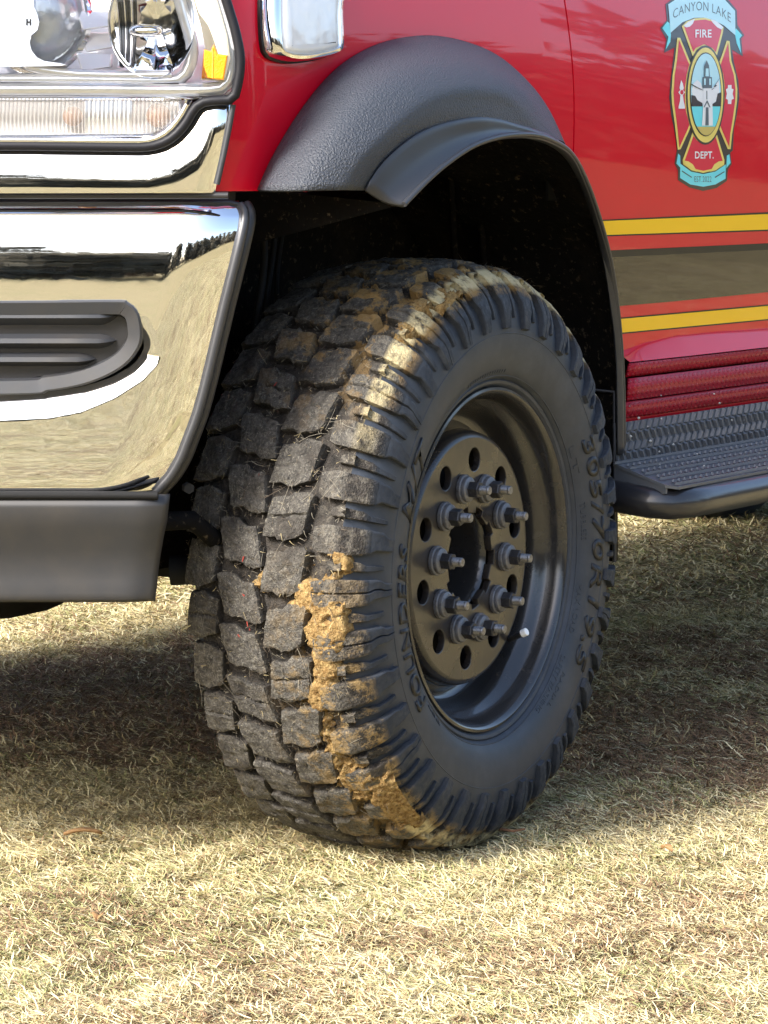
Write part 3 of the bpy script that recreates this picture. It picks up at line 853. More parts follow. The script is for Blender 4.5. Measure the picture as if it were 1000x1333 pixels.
sstep = lambda x: np.clip(x, 0, 1)**2*(3-2*np.clip(x, 0, 1))
def front_sheet(name, ys, xr, hfun, m, parent, xl=-420, nc=120, dens=1.0, smooth=180, thick=.006):
    """rows at photograph heights ys, right end xr(y); hfun(px array, py array, xr array) -> offsets"""
    ys = np.array(ys, float); nr = len(ys)
    u = np.linspace(0, 1, nc)**1.0
    PX = np.zeros((nr, nc)); PY = np.repeat(ys[:, None], nc, 1)
    XR = np.array([xr(y) for y in ys])[:, None]*np.ones((1, nc))
    us = np.concatenate([np.linspace(0, .62, int(nc*.8), endpoint=False), np.linspace(.62, 1, nc-int(nc*.8))])
    PX = XR + (xl-XR)*us[None, :]
    H = hfun(PX, PY, XR)
    V = [FP(PX[i, j], PY[i, j], H[i, j]) for i in range(nr) for j in range(nc)]
    o = part(name, V, grid_faces(nr, nc), m, parent, smooth)
    me = o.data
    # face the viewer
    if sum(p.normal.dot(FN) for p in me.polygons) < 0: me.flip_normals()
    if thick: solidify(o, thick, -1)
    return o
def profile(ypts, tilts):
    """height offsets from surface tilt (degrees up) along photograph y"""
    yy = np.linspace(ypts[0], ypts[-1], 600); tt = np.interp(yy, ypts, tilts)
    hh_ = np.concatenate([[0], np.cumsum(np.tan(np.radians(tt[:-1]))*np.diff(yy)*PXM)])
    return lambda y: np.interp(y, yy, hh_-hh_.max())

bumper = bpy.data.objects.new('front_bumper', None); COL.objects.link(bumper); bumper.parent = truck
bx_y = [264, 272, 282, 300, 340, 400, 450, 500, 540, 575, 600, 622, 638, 645]
bx_x = [305, 314, 317, 315, 306, 291, 279, 267, 256, 243, 233, 220, 206, 196]
bxr = lambda y: float(np.interp(y, bx_y, bx_x))
bprof = profile([262, 268, 276, 288, 300, 309, 318, 330, 345, 354, 366, 390, 450, 560, 600, 630, 646], [62, 48, 34, 22, 15, 10, 7.0, 4.5, 2.0, .8, 0.2, -.5, -1, -1.5, -4, -9, -22])
crest = [(-440, 548), (0, 546), (60, 543.5), (105, 535), (150, 516), (186, 493), (205, 473), (209, 462), (203, 450), (196, 430), (192, 405), (180, 385), (150, 378), (-440, 378)]
frame_o = [(-440, 392), (0, 391), (150, 390), (166, 393), (178, 402), (184, 418), (185, 440), (180, 455), (165, 474), (140, 490), (105, 503), (60, 511), (0, 516), (-440, 520)]
frame_in = inset([tuple(p) for p in resample(frame_o, 120)], 6)
def bumper_h(PX, PY, XR):
    H = bprof(PY)
    d = (XR-PX)
    t = np.clip(1-d/88.0, 0, 1); H = H - .030*t**2.2
    # soft dents around the corner of the vent
    pass
    P = np.stack([PX.ravel(), PY.ravel()], 1)
    ins = inside(P, crest); D = seg_dist(P, crest, False)
    fr_d = np.where(inside(P, frame_o), 0, seg_dist(P, frame_o, False))
    tt = np.where(ins, D/(D+fr_d+1e-6), 0).reshape(PX.shape)
    wgt = sstep((PY-412)/55.0)
    well = inside(P, frame_in).reshape(PX.shape)*.035
    return H - .020*tt*wgt - well
brows = np.concatenate([np.arange(262, 318, 2), np.arange(318, 372, 3), np.arange(372, 560, 3.5), np.arange(560, 646.5, 3)])
cb = front_sheet('chrome_shell', brows, bxr, bumper_h, M['chrome'], bumper, nc=190)
def bumper_pt(px, py, extra):
    h = bumper_h(np.array([[px]]), np.array([[py]]), np.array([[bxr(py)]]))[0, 0]
    return FP(px, py, h+extra)
# black edging round the end of the bumper
edge_px = [(bxr(y)+3.5, y) for y in (268, 276, 290, 320, 360, 400, 450, 500, 540, 575, 600, 622, 636)] + [(203, 645)]
e0 = [bumper_pt(px-5, py, .003) for px, py in edge_px]
pre = [bumper_pt(px, 264.5, .002) for px in (-400, -200, 0, 150, 260, 300)]
e_all = resample(pre+e0, 110)
et = part('edge_trim', *tube_geo(e_all[70:] if False else resample(e0, 70), .0065, 10), M['rubber_trim'], bumper, 60)
e1 = [bumper_pt(px+1, py, -.010) for px, py in edge_px]
part('edge_trim_back', *tube_geo(resample(e1, 70), .008, 10), M['black_plastic'], bumper, 60)
part('upper_edge_trim', *tube_geo(resample(pre+[e0[0]], 40), .004, 8), M['black_plastic'], bumper, 60)

# bezel with louvres
def ring_loops(poly, offs, hs, ptf):
    return [[ptf(px, py, h) for px, py in inset(poly, o)] for o, h in zip(offs, hs)]
fo = frame_o
def vent_pt(px, py, h):   # sits on a straight face between the top and bottom of the opening
    hb = float(bprof(400))-.001 - .016*float(np.clip((py-395)/120, 0, 1.1)); return FP(px, py, hb+h)
fo_s = [tuple(p) for p in resample(fo, 180)]
loops = ring_loops(fo_s, [0, .5, 3, 19 if True else 0, 22], [-.004, .005, .008, .003, -.016], vent_pt)
part('vent_bezel', *loops_geo(loops, False, False), M['grey_plastic'], bumper, 30)
inner = inset([tuple(p) for p in resample(fo, 70)], 21.5)
vp_ = part('vent_panel', *prism_geo(inner, vent_pt, -.022, -.014), M['black_plastic'], bumper, 0)
for k, (ya, yr_, yc, xe) in enumerate(((402, 411, 424, 152), (435.5, 444, 455, 149), (460.5, 468.5, 478, 122))):
    gsv = []
    n = 16; px_ = np.concatenate([np.linspace(-430, xe-22, n), [xe-12, xe-5, xe]])
    V = []
    tap = np.concatenate([np.ones(n), [.75, .4, .05]])
    for q, t in zip(px_, tap):
        V += [vent_pt(q, yr_+(ya-yr_)*t, -.014), vent_pt(q, yr_+(yr_-4-yr_)*t+1, -.014+.016*t), vent_pt(q, yr_+3*t, -.014+.018*t), vent_pt(q, yr_+(yc-yr_)*t, -.014)]
    F = [(4*i+j, 4*i+j+1, 4*i+5+j, 4*i+4+j) for i in range(len(px_)-1) for j in range(3)]
    part('vent_louvre', V, F, M['grey_plastic'], vp_, 30)

# dark filler between headlight trim and bumper
frows = np.array([246., 252., 258., 264., 270.])
front_sheet('bumper_filler', frows, lambda y: 300., lambda X, Y_, XR: -.045 + .0*X - .02*(np.clip(1-(XR-X)/60, 0, 1)**2), M['black_plastic'], truck, nc=30)
part('filler_strip', *tube_geo([FP(px, 254.5, -.012-.0*px) for px in (-400, 0, 150, 250, 296)], .005, 8), M['black_plastic'], truck, 60)

# lower air dam
vx_y = [645, 650, 662, 680, 700, 725, 745, 765, 786]
vx_x = [219, 219, 218, 216, 211, 206, 203, 201.5, 199]
vprof = profile([645, 650, 656, 660, 690, 715, 735, 760, 778, 786], [40, 32, 24, 2, -16, -14, -2, 6, 3, -40])
front_sheet('air_dam', np.concatenate([np.arange(645, 662, 1.5), np.arange(662, 787, 4)]), lambda y: float(np.interp(y, vx_y, vx_x)),
            lambda X, Y_, XR: vprof(Y_)-.002-.012*np.clip(1-(XR-X)/40, 0, 1)**2, M['dam_plastic'], truck, nc=60, smooth=60, thick=.012)
part('shadow_gap', *tube_geo([FP(px, 645.5, -.006) for px in (-400, 0, 205)], .006, 8), M['dark'], truck, 60)

# chrome trim under the headlight
gask = [(-440, 190), (0, 189.5), (60, 190), (150, 191), (190, 191), (212, 186), (228, 176), (242, 160), (252, 143), (262, 134), (280, 130.5), (302, 129)]
def tr_h(PX, PY, XR):
    P = np.stack([PX.ravel(), PY.ravel()], 1)
    D = seg_dist(P, gask, False).reshape(PX.shape)
    # distance from the lamp edge downwards: facing up near it, then rolling under
    dd = np.linspace(0, 140, 600)
    tl = np.interp(dd, [0, 4, 20, 32, 38, 46, 54, 62, 90, 140], [35, 24, 17, 10, 5, 3, -1, -3, -4, -4])
    hh_ = np.concatenate([[0], np.cumsum(np.tan(np.radians(tl[:-1]))*np.diff(dd)*PXM)])
    H = np.interp(D, dd, hh_-hh_.max())
    return H - .010*np.clip(1-(XR-PX)/26, 0, 1)**2 + .004
tx_y = [128, 140, 160, 200, 252]; tx_x = [301, 301.5, 298, 290, 279]
ptop = lambda x: float(np.interp(x, [p[0] for p in gask], [p[1] for p in gask]))
nr_, nc_ = 34, 150
V = []
for i in range(nr_):
    t = i/(nr_-1)
    for j in range(nc_):
        u = (j/(nc_-1))
        xb = -440+(700)*0
        # walk along gasket to its end while the bottom edge ends further left
        gx = np.interp(u, [0, .35, .62, .78, .9, 1], [-440, -60, 150, 225, 256, 301.5]); gy = ptop(gx)
        bx2 = np.interp(u, [0, .35, .62, .78, .9, 1], [-440, -60, 130, 200, 245, 279]); by2 = 252 - .8*u
        px = gx+(bx2-gx)*t; py = gy+(by2-gy)*t
        xr_ = float(np.interp(py, tx_y, tx_x))
        V.append((px, py, xr_))
A_ = np.array(V); Hh = tr_h(A_[:, 0:1], A_[:, 1:2], A_[:, 2:3])[:, 0]
trim = part('headlight_trim', [FP(a[0], a[1], h) for a, h in zip(A_, Hh)], grid_faces(nr_, nc_), M['chrome'], truck, 180)
if sum(p.normal.dot(FN) for p in trim.data.polygons) < 0: trim.data.flip_normals()
solidify(trim, .005, -1)
part('trim_edge', *tube_geo([FP(x+1, y, -.006) for x, y in ((302, 136), (298, 160), (290, 200), (281, 240))], .004, 8), M['grey_plastic'], truck, 60)

# ------------------------------------------------------------------ headlight
head = bpy.data.objects.new('headlight', None); COL.objects.link(head); head.parent = truck
lamp_edge = [(302, 129), (309, 112), (313, 78), (307, 42), (297, 8), (285, -30), (270, -80)]
part('gasket', *tube_geo([FP(px, py, .000) for px, py in resample(gask+lamp_edge[1:], 90)], .0068, 10), M['gasket'], head, 60)
part('gasket_inner', *tube_geo([FP(px, py, .001) for px, py in resample([(-440, 183), (0, 182.5), (150, 183.5), (190, 183), (208, 178), (222, 168), (235, 152), (244, 136)], 60)], .0045, 10), M['chrome'], head, 60)
# housing shell facing a little up, seen through the clear cover
def shell(name, y0, y1, x1f, hf, m, parent, nr=14, nc=40, x0=-440):
    V = []
    for i in range(nr):
        py = y0+(y1-y0)*i/(nr-1)
        for j in range(nc):
            px = x0+(x1f(py)-x0)*j/(nc-1)
            V.append(FP(px, py, hf(px, py)))
    o = part(name, V, grid_faces(nr, nc), m, parent, 60)
    if sum(p.normal.dot(FN) for p in o.data.polygons) < 0: o.data.flip_normals()
    return solidify(o, .003, -1)
xe_ = lambda y: float(np.interp(y, [-80, -30, 8, 42, 78, 112, 129], [268, 283, 295, 305, 310, 306, 300]))
M['bowl'] = mat('lamp_housing_chrome', (.90, .90, .91), .22, metal=.45, bumps=[(45, .10, .004, 2)])
shell('lamp_housing', -80, 126, xe_, lambda x, y: -.062-(126-y)*.00042 - .012*abs(math.sin(x*.021)), M['bowl'], head)
# outer bright bezel sweeping round the lamp
def band(name, pts, r, m, h, parent, flat=1.0):
    return part(name, *tube_geo([FP(px, py, h) for px, py in resample(pts, 60)], r, 12), m, parent, 60)
band('bezel_bar', [(-440, 117), (0, 116), (120, 116), (235, 117), (285, 115), (298, 104), (302, 75), (296, 38), (284, 0), (268, -60)], .010, M['bezel'], -.012, head)
band('bezel_bar', [(-440, 104), (60, 103), (150, 104), (225, 104), (238, 97), (246, 80), (247, 55), (236, 15), (222, -40)], .009, M['bezel'], -.022, head)
band('bezel_bar', [(6, -40), (7, 20), (9, 50), (18, 72), (40, 87), (90, 95), (150, 97), (222, 97)], .007, M['bezel'], -.018, head)
band('bezel_line', [(-440, 109), (0, 108.5), (150, 110), (232, 109)], .0016, M['black_vinyl'], -.008, head)
def lathe_front(name, px, py, h, prof, m, parent, n=40, sx=1.0, sz=1.0, cap=True, smooth=50):
    """profile (radius, offset along the front normal)"""
    s0, z0 = fr_sz(px, py); V = []
    for r_, o_ in prof:
        for k in range(n):
            A = 2*math.pi*k/n; V.append(fr_pt(s0+r_*sx*math.cos(A), z0+r_*sz*math.sin(A), h+o_))
    F = grid_faces(len(prof), n, True)
    if cap: F.append(tuple((len(prof)-1)*n+k for k in range(n)))
    o = part(name, V, F, m, parent, smooth)
    return o
M['proj'] = mat('projector_lens', (.52, .57, .62), .16, coat=1, metal=.35, bumps=[(70, .3, .003, 2)])
lathe_front('projector_lens', 42, 18, -.068, [(.066, 0), (.065, .012), (.060, .026), (.050, .038), (.036, .047), (.018, .052), (.004, .053)], M['proj'], head, 48, sz=1.1)
lathe_front('projector_ring', 42, 18, -.055, [(.075, -.002), (.076, .010), (.070, .014), (.066, .010)], M['mirror'], head, 48, cap=False, sz=1.1)
# mount tab with its moulded H
tab_poly = resample([(-300, -70), (46, -70), (44, -20), (43, 8), (49, 22), (50, 34), (45, 43), (39, 47), (38, 56), (42, 68), (52, 78), (64, 86), (-300, 86)], 90)
tab = bevel(part('lens_tab', *prism_geo([tuple(p) for p in tab_poly], lambda a, b, h: FP(a, b, h-(86-b)*.0001), -.022, .0), M['bezel'], head, 40), .002)
gs = [prism_geo(rrect(x0, y0, x1, y1, .4, 2), lambda a, b, h: FP(a, b, h-(86-b)*.0001), -.001, .0022) for x0, y0, x1, y1 in ((33.5, 24, 35.3, 33), (38, 24, 39.8, 33), (35, 27.6, 38.2, 29.6))]
part('tab_mark', *join_geo(gs), M['grey_plastic'], tab, 0)
# second reflector bowl with facets and bulb shield
n = 36; s0, z0 = fr_sz(196, 28); V = []
for r_, o_ in ((.070, .0), (.066, -.004), (.056, -.022), (.042, -.036), (.026, -.044), (.006, -.046)):
    for k in range(n):
        A = 2*math.pi*k/n; jig = 1+(.05 if k % 3 == 0 else 0)*(1 if r_ < .066 else 0)
        V.append(fr_pt(s0+r_*.86*jig*math.cos(A), z0+r_*1.1*jig*math.sin(A), -.010+o_))
bowl = part('reflector_bowl', V, grid_faces(6, n, True)+[tuple(5*n+k for k in range(n))], M['mirror'], head, 20)
M['facet_dark'] = mat('dark_reflector', (.10, .105, .11), .15, metal=.9)
for k in range(9):
    x = 146+2.6*k
    pts = [FP(x+10*math.sin(t*1.3+.2*k)*(.5)+2*t, -25+t*112, -.013-.014*math.sin(math.pi*t)-.001*k) for t in np.linspace(0, 1, 14)]
    part('reflector_facet', *tube_geo(pts, .0016 if k % 2 else .0024, 6), M['facet_dark'] if k % 3 else M['mirror'], bowl, 60)
cap_s = [FP(168, 40, -.012), FP(176, 40, -.006), FP(190, 40, -.004), FP(204, 40, -.006), FP(209, 40, -.012)]
part('bulb_shield', *tube_geo(resample(cap_s, 16), .0085, 14, rfun=lambda t: .0088*math.sqrt(max(.05, 1-(2*t-1)**4))), M['mirror'], bowl, 60)
# gold-toned divider between the lamps and stepped chrome under it
for k, (x0, x1, y0, y1, hh2) in enumerate(((92, 142, 12, 38, -.030), (96, 142, 40, 66, -.040), (92, 140, 68, 92, -.028))):
    o = part('divider_step', *prism_geo([(x0, y0), (x1, y0), (x1, y1-6), (x0+10, y1)], lambda a, b, h: FP(a, b, h-(b-y1)*(-.0006)), hh2-.02, hh2), M['bowl'], head, 20)
    bevel(o, .002)
# amber marker at the outer edge
amb = [(262, 104), (264, 66), (272, 70), (277, 57), (283, 72), (292, 70), (298, 78), (293, 106)]
amb_o = [(244, -40), (252, 0), (262, 36), (267, 62), (262, 104), (293, 106), (300, 76), (296, 46), (284, 4), (270, -40)]
sp_ = [(amb_o[i][0], amb_o[i][1]) for i in range(len(amb_o))]
part('marker_lens', *loops_geo([[FP(px, py, h) for px, py in inset(amb_o, o)] for o, h in ((0, -.02), (0, .001), (2.5, .003))]), M['peach'], head, 30)
part('amber_reflector', *loops_geo([[FP(px, py, h) for px, py in inset([(263, 102), (266, 64), (275, 67), (279, 58), (284, 70), (297, 72), (292, 104)], o)] for o, h in ((0, .002), (0, .005), (1.5, .0062))]), M['amber'], head, 30)
part('reflector_ridge', *tube_geo([FP(278, 62, .0055), FP(277.5, 102, .0055)], .0016, 6), M['amber'], head, 60)
part('reflector_ridge', *tube_geo([FP(270, 66, .0052), FP(268.5, 103, .0052)], .0009, 6), M['bulb_brown'], head, 60)
# turn-signal strip with its ribbed lens
ts = [(-440, 129), (200, 129), (232, 129), (243, 131), (240, 140), (232, 153), (220, 165), (205, 173), (185, 176), (-440, 176)]
shell('signal_reflector', 122, 181, lambda y: 244-max(0, (y-135))*1.1, lambda x, y: -.030-(181-y)*.0004, M['bowl'], head, 8, 30)
for x in (82, 92, 103):
    pass
lathe_front('signal_bulb', 91, 151, -.026, [(.014, 0), (.013, .008), (.008, .012), (.003, .014)], M['bulb_brown'], head, 20)
lathe_front('signal_bulb', 203, 150, -.026, [(.017, 0), (.015, .008), (.009, .012), (.003, .014)], M['bulb_brown'], head, 20)
def ribbed():
    m = bpy.data.materials.new('ribbed_clear_lens'); m.use_nodes = True
    nt = m.node_tree; N = nt.nodes; L = nt.links; N.remove(N['Principled BSDF'])
    tr = N.new('ShaderNodeBsdfTransparent'); tr.inputs[0].default_value = (.93, .92, .9, 1)
    gl = N.new('ShaderNodeBsdfGlossy'); gl.inputs['Roughness'].default_value = .12
    df = N.new('ShaderNodeBsdfDiffuse'); df.inputs[0].default_value = (.62, .60, .57, 1)
    m1 = N.new('ShaderNodeMixShader'); m1.inputs[0].default_value = .38; m2 = N.new('ShaderNodeMixShader'); m2.inputs[0].default_value = .30
    L.new(tr.outputs[0], m1.inputs[1]); L.new(gl.outputs[0], m1.inputs[2]); L.new(m1.outputs[0], m2.inputs[1]); L.new(df.outputs[0], m2.inputs[2])
    L.new(m2.outputs[0], N['Material Output'].inputs[0]); return m
M['ribbed'] = ribbed()
tsr = [tuple(p) for p in resample(ts+[ts[0]], 80)][:-1]
part('signal_rim', *loops_geo([[FP(px, py, h) for px, py in inset(tsr, o)] for o, h in ((-3.5, -.014), (-3.5, -.002), (-1, .001), (2, -.002), (2, -.01))], False, False), M['mirror'], head, 40)
V = []; F = []
cols = np.arange(-200, 236, 1.3)
def sig_bot(x): return float(np.interp(x, [-440, 185, 205, 220, 232, 240], [174, 174, 171, 163, 151, 138]))
for i, x in enumerate(cols):
    rib = .0022*math.sin(i*math.pi/1.0*.5) if x < 110 or x > 172 else .0022*abs(math.sin(x*.55))
    for t in np.linspace(0, 1, 5):
        V.append(FP(x, 131+(sig_bot(x)-131)*t, -.003+rib+.003*math.sin(math.pi*t)))
part('signal_lens', V, grid_faces(len(cols), 5), M['ribbed'], head, 40)
# clear cover over the whole lamp
V = []; nr_, nc_ = 20, 50
for i in range(nr_):
    py = -78+(122+78)*i/(nr_-1)
    for j in range(nc_):
        px = -440+(xe_(py)-1+440)*j/(nc_-1)
        V.append(FP(px, py, .008-.010*max(0, 1-(xe_(py)-px)/50)**2-.00004*(122-py)))
cov = part('clear_cover', V, grid_faces(nr_, nc_), M['clear'], head, 180)

# ------------------------------------------------------------------ lamp on the fender
lamp = bpy.data.objects.new('fender_lamp', None); COL.objects.link(lamp); lamp.parent = truck
def lamp_pt(px, py, off): return on_side(px, py, off)
lo_ = [(339, -60), (338, 20), (341, 62), (348, 74), (370, 80), (400, 77), (424, 70), (431, 60), (430, 20), (427, -60)]
lo_ = [tuple(p) for p in resample(lo_+[lo_[0]], 60)][:-1]
def lamp_loops(offs, hs): return [[lamp_pt(px, py, h) for px, py in inset(lo_, o)] for o, h in zip(offs, hs)]
part('lamp_bezel', *loops_geo(lamp_loops([-1, 0, 3, 7, 9], [.0, .018, .026, .027, .022]), False, False), M['chrome'], lamp, 50)
part('lamp_lens', *loops_geo(lamp_loops([8, 9, 12, 17], [.020, .026, .029, .030])), M['white_lens'], lamp, 60)
part('lamp_gasket', *loops_geo(lamp_loops([-3, -3, 0], [.0, .005, .006]), False, True), M['black_vinyl'], lamp, 50)

# ------------------------------------------------------------------ front wheel
ZC, ST = .448, .0631086
def wheel_part(name, V, F, m, parent=None, smooth=35, kind=None):
    """points in wheel coordinates: (x, -outward, z)"""
    o = part(name, V, F, m, parent if parent else truck, smooth, kind)
    if parent is None:
        o.location = (0, 0, ZC); o.rotation_euler = (0, 0, ST)
    return o
def lathe_geo(prof, n=128, cap=False):
    V = [(r_*math.sin(2*math.pi*k/n), -o_, r_*math.cos(2*math.pi*k/n)) for r_, o_ in prof for k in range(n)]
    F = grid_faces(len(prof), n, True)
    if cap: F.append(tuple((len(prof)-1)*n+k for k in range(n)))
    return V, F
SW = [(.2600, -.006), (.2660, -.002), (.2700, .0035), (.2745, .0050), (.2770, .0030), (.2790, .0070), (.2850, .0130), (.2960, .0185), (.3100, .0228),
      (.3250, .0252), (.3400, .0262), (.3550, .0255), (.3700, .0230), (.3850, .0190), (.4000, .0125), (.4120, .0040), (.4220, -.0040), (.4290, -.0130)]
sw_r = [p[0] for p in SW]; sw_o = [p[1] for p in SW]
def sw_off(r_): return float(np.interp(r_, sw_r, sw_o))
def base_r(o_): return .4405 - .0125*((o_+.13)/.13)**2      # groove bottom of the tread
inner_side = [(base_r(-.245), -.245), (.424, -.258), (.41, -.266), (.38, -.282), (.34, -.288), (.30, -.280), (.27, -.255), (.26, -.25)]
prof = SW + [(.424, -.018), (.42, -.13), (.42, -.24)] + inner_side
tyre = wheel_part('front_tyre', *lathe_geo(prof, 160), M['sole'])
wheel_part('tread_base', *lathe_geo([SW[-1]]+[(base_r(o_), o_) for o_ in np.linspace(-.020, -.246, 14)], 160), M['tread'], tyre, 60)
tyre['label'] = 'mud-caked off-road tyre with chunky tread'
# two fine rings near the bead and one under the lugs
for r_, rr in ((.2825, .0011), (.3475, .0009)):
    pr = [(r_+rr*math.cos(a), sw_off(r_)+rr*.9*math.sin(a)) for a in np.linspace(0, 2*math.pi, 8)]
    wheel_part('sidewall_ring', *lathe_geo(pr, 140), M['sole'], tyre, 60)

def lug_mesh(name, path, left, right, height, ncol=5, seed=0, jig=.0016, rnd=.004, top_noise=1.0, shear=0., grow=0.):
    """path: (off, r, n_off, n_r) points over the tyre section; left/right(t): circumferential limits (metres); height(t)"""
    rn = random.Random(seed); ox = rn.uniform(0, 100)
    V = []; n = len(path)
    cols_t = [0, 0, .07] + (list(np.linspace(.2, .8, ncol)) if ncol < 4 else [.13, .2, .28, .36, .44, .5, .56, .64, .72, .8, .87]) + [.93, 1, 1]
    nc = len(cols_t)
    for i, (o_, r_, no, nr) in enumerate(path):
        t = i/(n-1)
        l, rr = left(t)-grow, right(t)+grow; h = height(t)
        endf = 1.0
        for c, u in enumerate(cols_t):
            x = l+(rr-l)*u
            if c in (0, nc-1): hh_ = -.004
            elif c in (1, nc-2): hh_ = h-rnd
            else: hh_ = h
            if i in (0, n-1): hh_ = min(hh_, -.004 if c in (0, nc-1) else h*.0-.003)
            elif i in (1, n-2): hh_ = min(hh_, h-rnd*.6)
            if u == .5 and 1 < i < n-2 and (seed//7) % 3 == 0: hh_ -= .005
            if c not in (0, nc-1) and i not in (0, n-1):
                v3 = Vector((x*55+ox, o_*55, r_*20))
                hh_ += top_noise*(noise.noise(v3)*.0028+noise.noise(v3*2.7)*.0022+noise.noise(v3*6.3)*.0014)
                x += jig*noise.noise(Vector((i*.9+ox, c*1.3, seed)))
            ro = r_+nr*hh_; oo = o_+no*hh_+shear*x
            a = x/.445
            V.append((ro*math.sin(a), -oo, ro*math.cos(a)))
    F = grid_faces(n, nc)
    return mesh(name, V, F, 32)
def crown_path(o0, o1, n=13):
    P = []
    for k, o_ in enumerate([o0, o0+(o1-o0)*.06] + list(np.linspace(o0+(o1-o0)*.16, o0+(o1-o0)*.84, n-4)) + [o1-(o1-o0)*.06, o1]):
        P.append((o_, base_r(o_), 0.0, 1.0))
    return P
def shoulder_path(o0, r_end):
    P = [(o0, base_r(o0), 0, 1), (o0+.003, base_r(o0+.003), 0, 1)]
    for o_ in (o0+.012, o0+.024, -.022): P.append((o_, base_r(o_), .05, 1))
    P.append((-.014, .4240, .30, .95)); P.append((-.0085, .4210, .62, .78)); P.append((-.003, .4160, .80, .60))
    for r_ in (.412, .402, .392, .381, .370, .362): 
        if r_ > r_end+.002: P.append((sw_off(r_), r_, .93, .35))
    P.append((sw_off(r_end), r_end, 1, 0)); P.append((sw_off(r_end-.003), r_end-.003, 1, 0))
    return P
NP = 36
PITCH_A = 2*math.pi/NP
def lerp(pts): return lambda t: float(np.interp(t, [p[0] for p in pts], [p[1] for p in pts]))
ROWS = {
 'B': [crown_path(-.056, -.126), lerp([(0, -.016), (.14, -.026), (.55, -.033), (.62, -.027), (.9, -.029), (1, -.024)]), lerp([(0, .024), (.14, .031), (.50, .031), (.57, .024), (.9, .022), (1, .017)]), lambda t: .0175],
 'C': [crown_path(-.129, -.199), lerp([(0, -.024), (.12, -.031), (.45, -.031), (.52, -.024), (.88, -.023), (1, -.017)]), lerp([(0, .016), (.12, .021), (.40, .022), (.47, .030), (.88, .031), (1, .025)]), lambda t: .0175],
 'D': [crown_path(-.203, -.264), lerp([(0, -.022), (.5, -.032), (1, -.030)]), lerp([(0, .020), (.5, .031), (1, .028)]), lambda t: .0155],
 'A': [shoulder_path(-.050, .356), lerp([(0, -.010), (.15, -.020), (.45, -.0205), (.62, -.019), (.66, -.012), (1, -.0115)]), lerp([(0, .014), (.2, .021), (.5, .020), (.76, .0185), (.80, .012), (1, .010)]), lerp([(0, .0165), (.35, .0160), (.5, .0130), (.62, .0115), (.8, .0090), (1, .0065)])],
 'S': [shoulder_path(-.030, .372), lerp([(0, -.006), (.4, -.0075), (.7, -.008), (1, -.006)]), lerp([(0, .006), (.4, .0075), (.62, .006), (.66, .001), (1, .001)]), lerp([(0, .011), (.35, .010), (.5, .0085), (.8, .0060), (1, .0045)])],
}
def link_lug(nm, me, ang):
    o = bpy.data.objects.new(nm, me); COL.objects.link(o); o.parent = tyre
    o.rotation_euler = (0, ang, 0)
    return o
LUGA = []
for row, (path, l, r_, h) in ROWS.items():
    nvar = 6
    vs = []
    for v in range(nvar):
        kk = 1.0
        me = lug_mesh('tread_block' if row in 'BCD' else 'shoulder_lug', path, l, r_, h, 5 if row != 'S' else 2, seed=v*7+ord(row),
                      top_noise=1.05 if row in 'BCD' else .22, jig=.0032 if row in 'BCD' else .0007, rnd=.0018 if row in 'BCD' else .0012, shear={'B': .20, 'C': -.20, 'D': .16}.get(row, 0.), grow=.0032 if row in 'BCD' else 0.)
        me.materials.append(M['tread'])
        vs.append(me)
    for k in range(NP):
        ph = {'A': 0, 'S': .52, 'B': .35, 'C': .85, 'D': .40}[row]
        a = (k+ph)*PITCH_A + (random.uniform(-.006, .006) if row in 'BCD' else 0)
        link_lug('tread_block' if row in 'BCD' else 'shoulder_lug', vs[random.randrange(nvar)], a)
# small dark stepped notch lines on the sidewall between lugs
gs = []
for k in range(NP):
    for da, r0_, r1_ in ((.27, .352, .372), (.72, .354, .380)):
        a0 = (k+da)*PITCH_A
        wv = .0060
        P = []
        for r_, sgn in ((r0_, 0), (r1_, 0)):
            for s_ in (-wv, wv):
                for hh_ in (-.003, .0028):
                    a = a0+s_/r_
                    P.append(((r_)*math.sin(a), -(sw_off(r_)+hh_), r_*math.cos(a)))
        gs.append((P, [(1, 3, 7, 5), (0, 1, 5, 4), (2, 3, 7, 6), (0, 1, 3, 2), (4, 5, 7, 6)]))
0 and wheel_part('sidewall_ribs', *join_geo(gs), M['sole'], tyre, 0, 'stuff')

# raised lettering on the sidewall
def ring_text(name, body, a_mid, r0_, hgt, span, raise_, m, bold=.0, slant=0.):
    me = text_mesh(body, 1.0, bold, 1.08)
    bm = bmesh.new(); bm.from_mesh(me); 
    xs_ = [v.co.x for v in bm.verts]; ys_ = [v.co.y for v in bm.verts]
    x0, x1, y0, y1 = min(xs_), max(xs_), min(ys_), max(ys_)
    ext = bmesh.ops.extrude_face_region(bm, geom=bm.faces[:])
    top = set(v for v in ext['geom'] if isinstance(v, bmesh.types.BMVert))
    for v in bm.verts:
        u = (v.co.x-x0)/(x1-x0)-.5; t = (v.co.y-y0)/(y1-y0)
        r_ = r0_+hgt*t; a = R(a_mid)+R(span)*u+slant*t
        o_ = sw_off(r_)+(raise_ if v in top else -.002)
        v.co = (r_*math.sin(a), -o_, r_*math.cos(a))
    bmesh.ops.recalc_face_normals(bm, faces=bm.faces)
    bm.to_mesh(me); bm.free(); me.materials.clear(); me.materials.append(m)
    return link(name, me, None, tyre)
ring_text('sidewall_lettering', 'FOUNDERS', 256, .292, .037, 47, .0026, M['letter'], .015, slant=.03)
ring_text('sidewall_lettering', 'M/T', 297, .292, .044, 20, .0026, M['letter'], .01, slant=.03)
ring_text('sidewall_lettering', '305/70R19.5', 93, .312, .034, 68, .0026, M['letter'], .02, slant=.02)
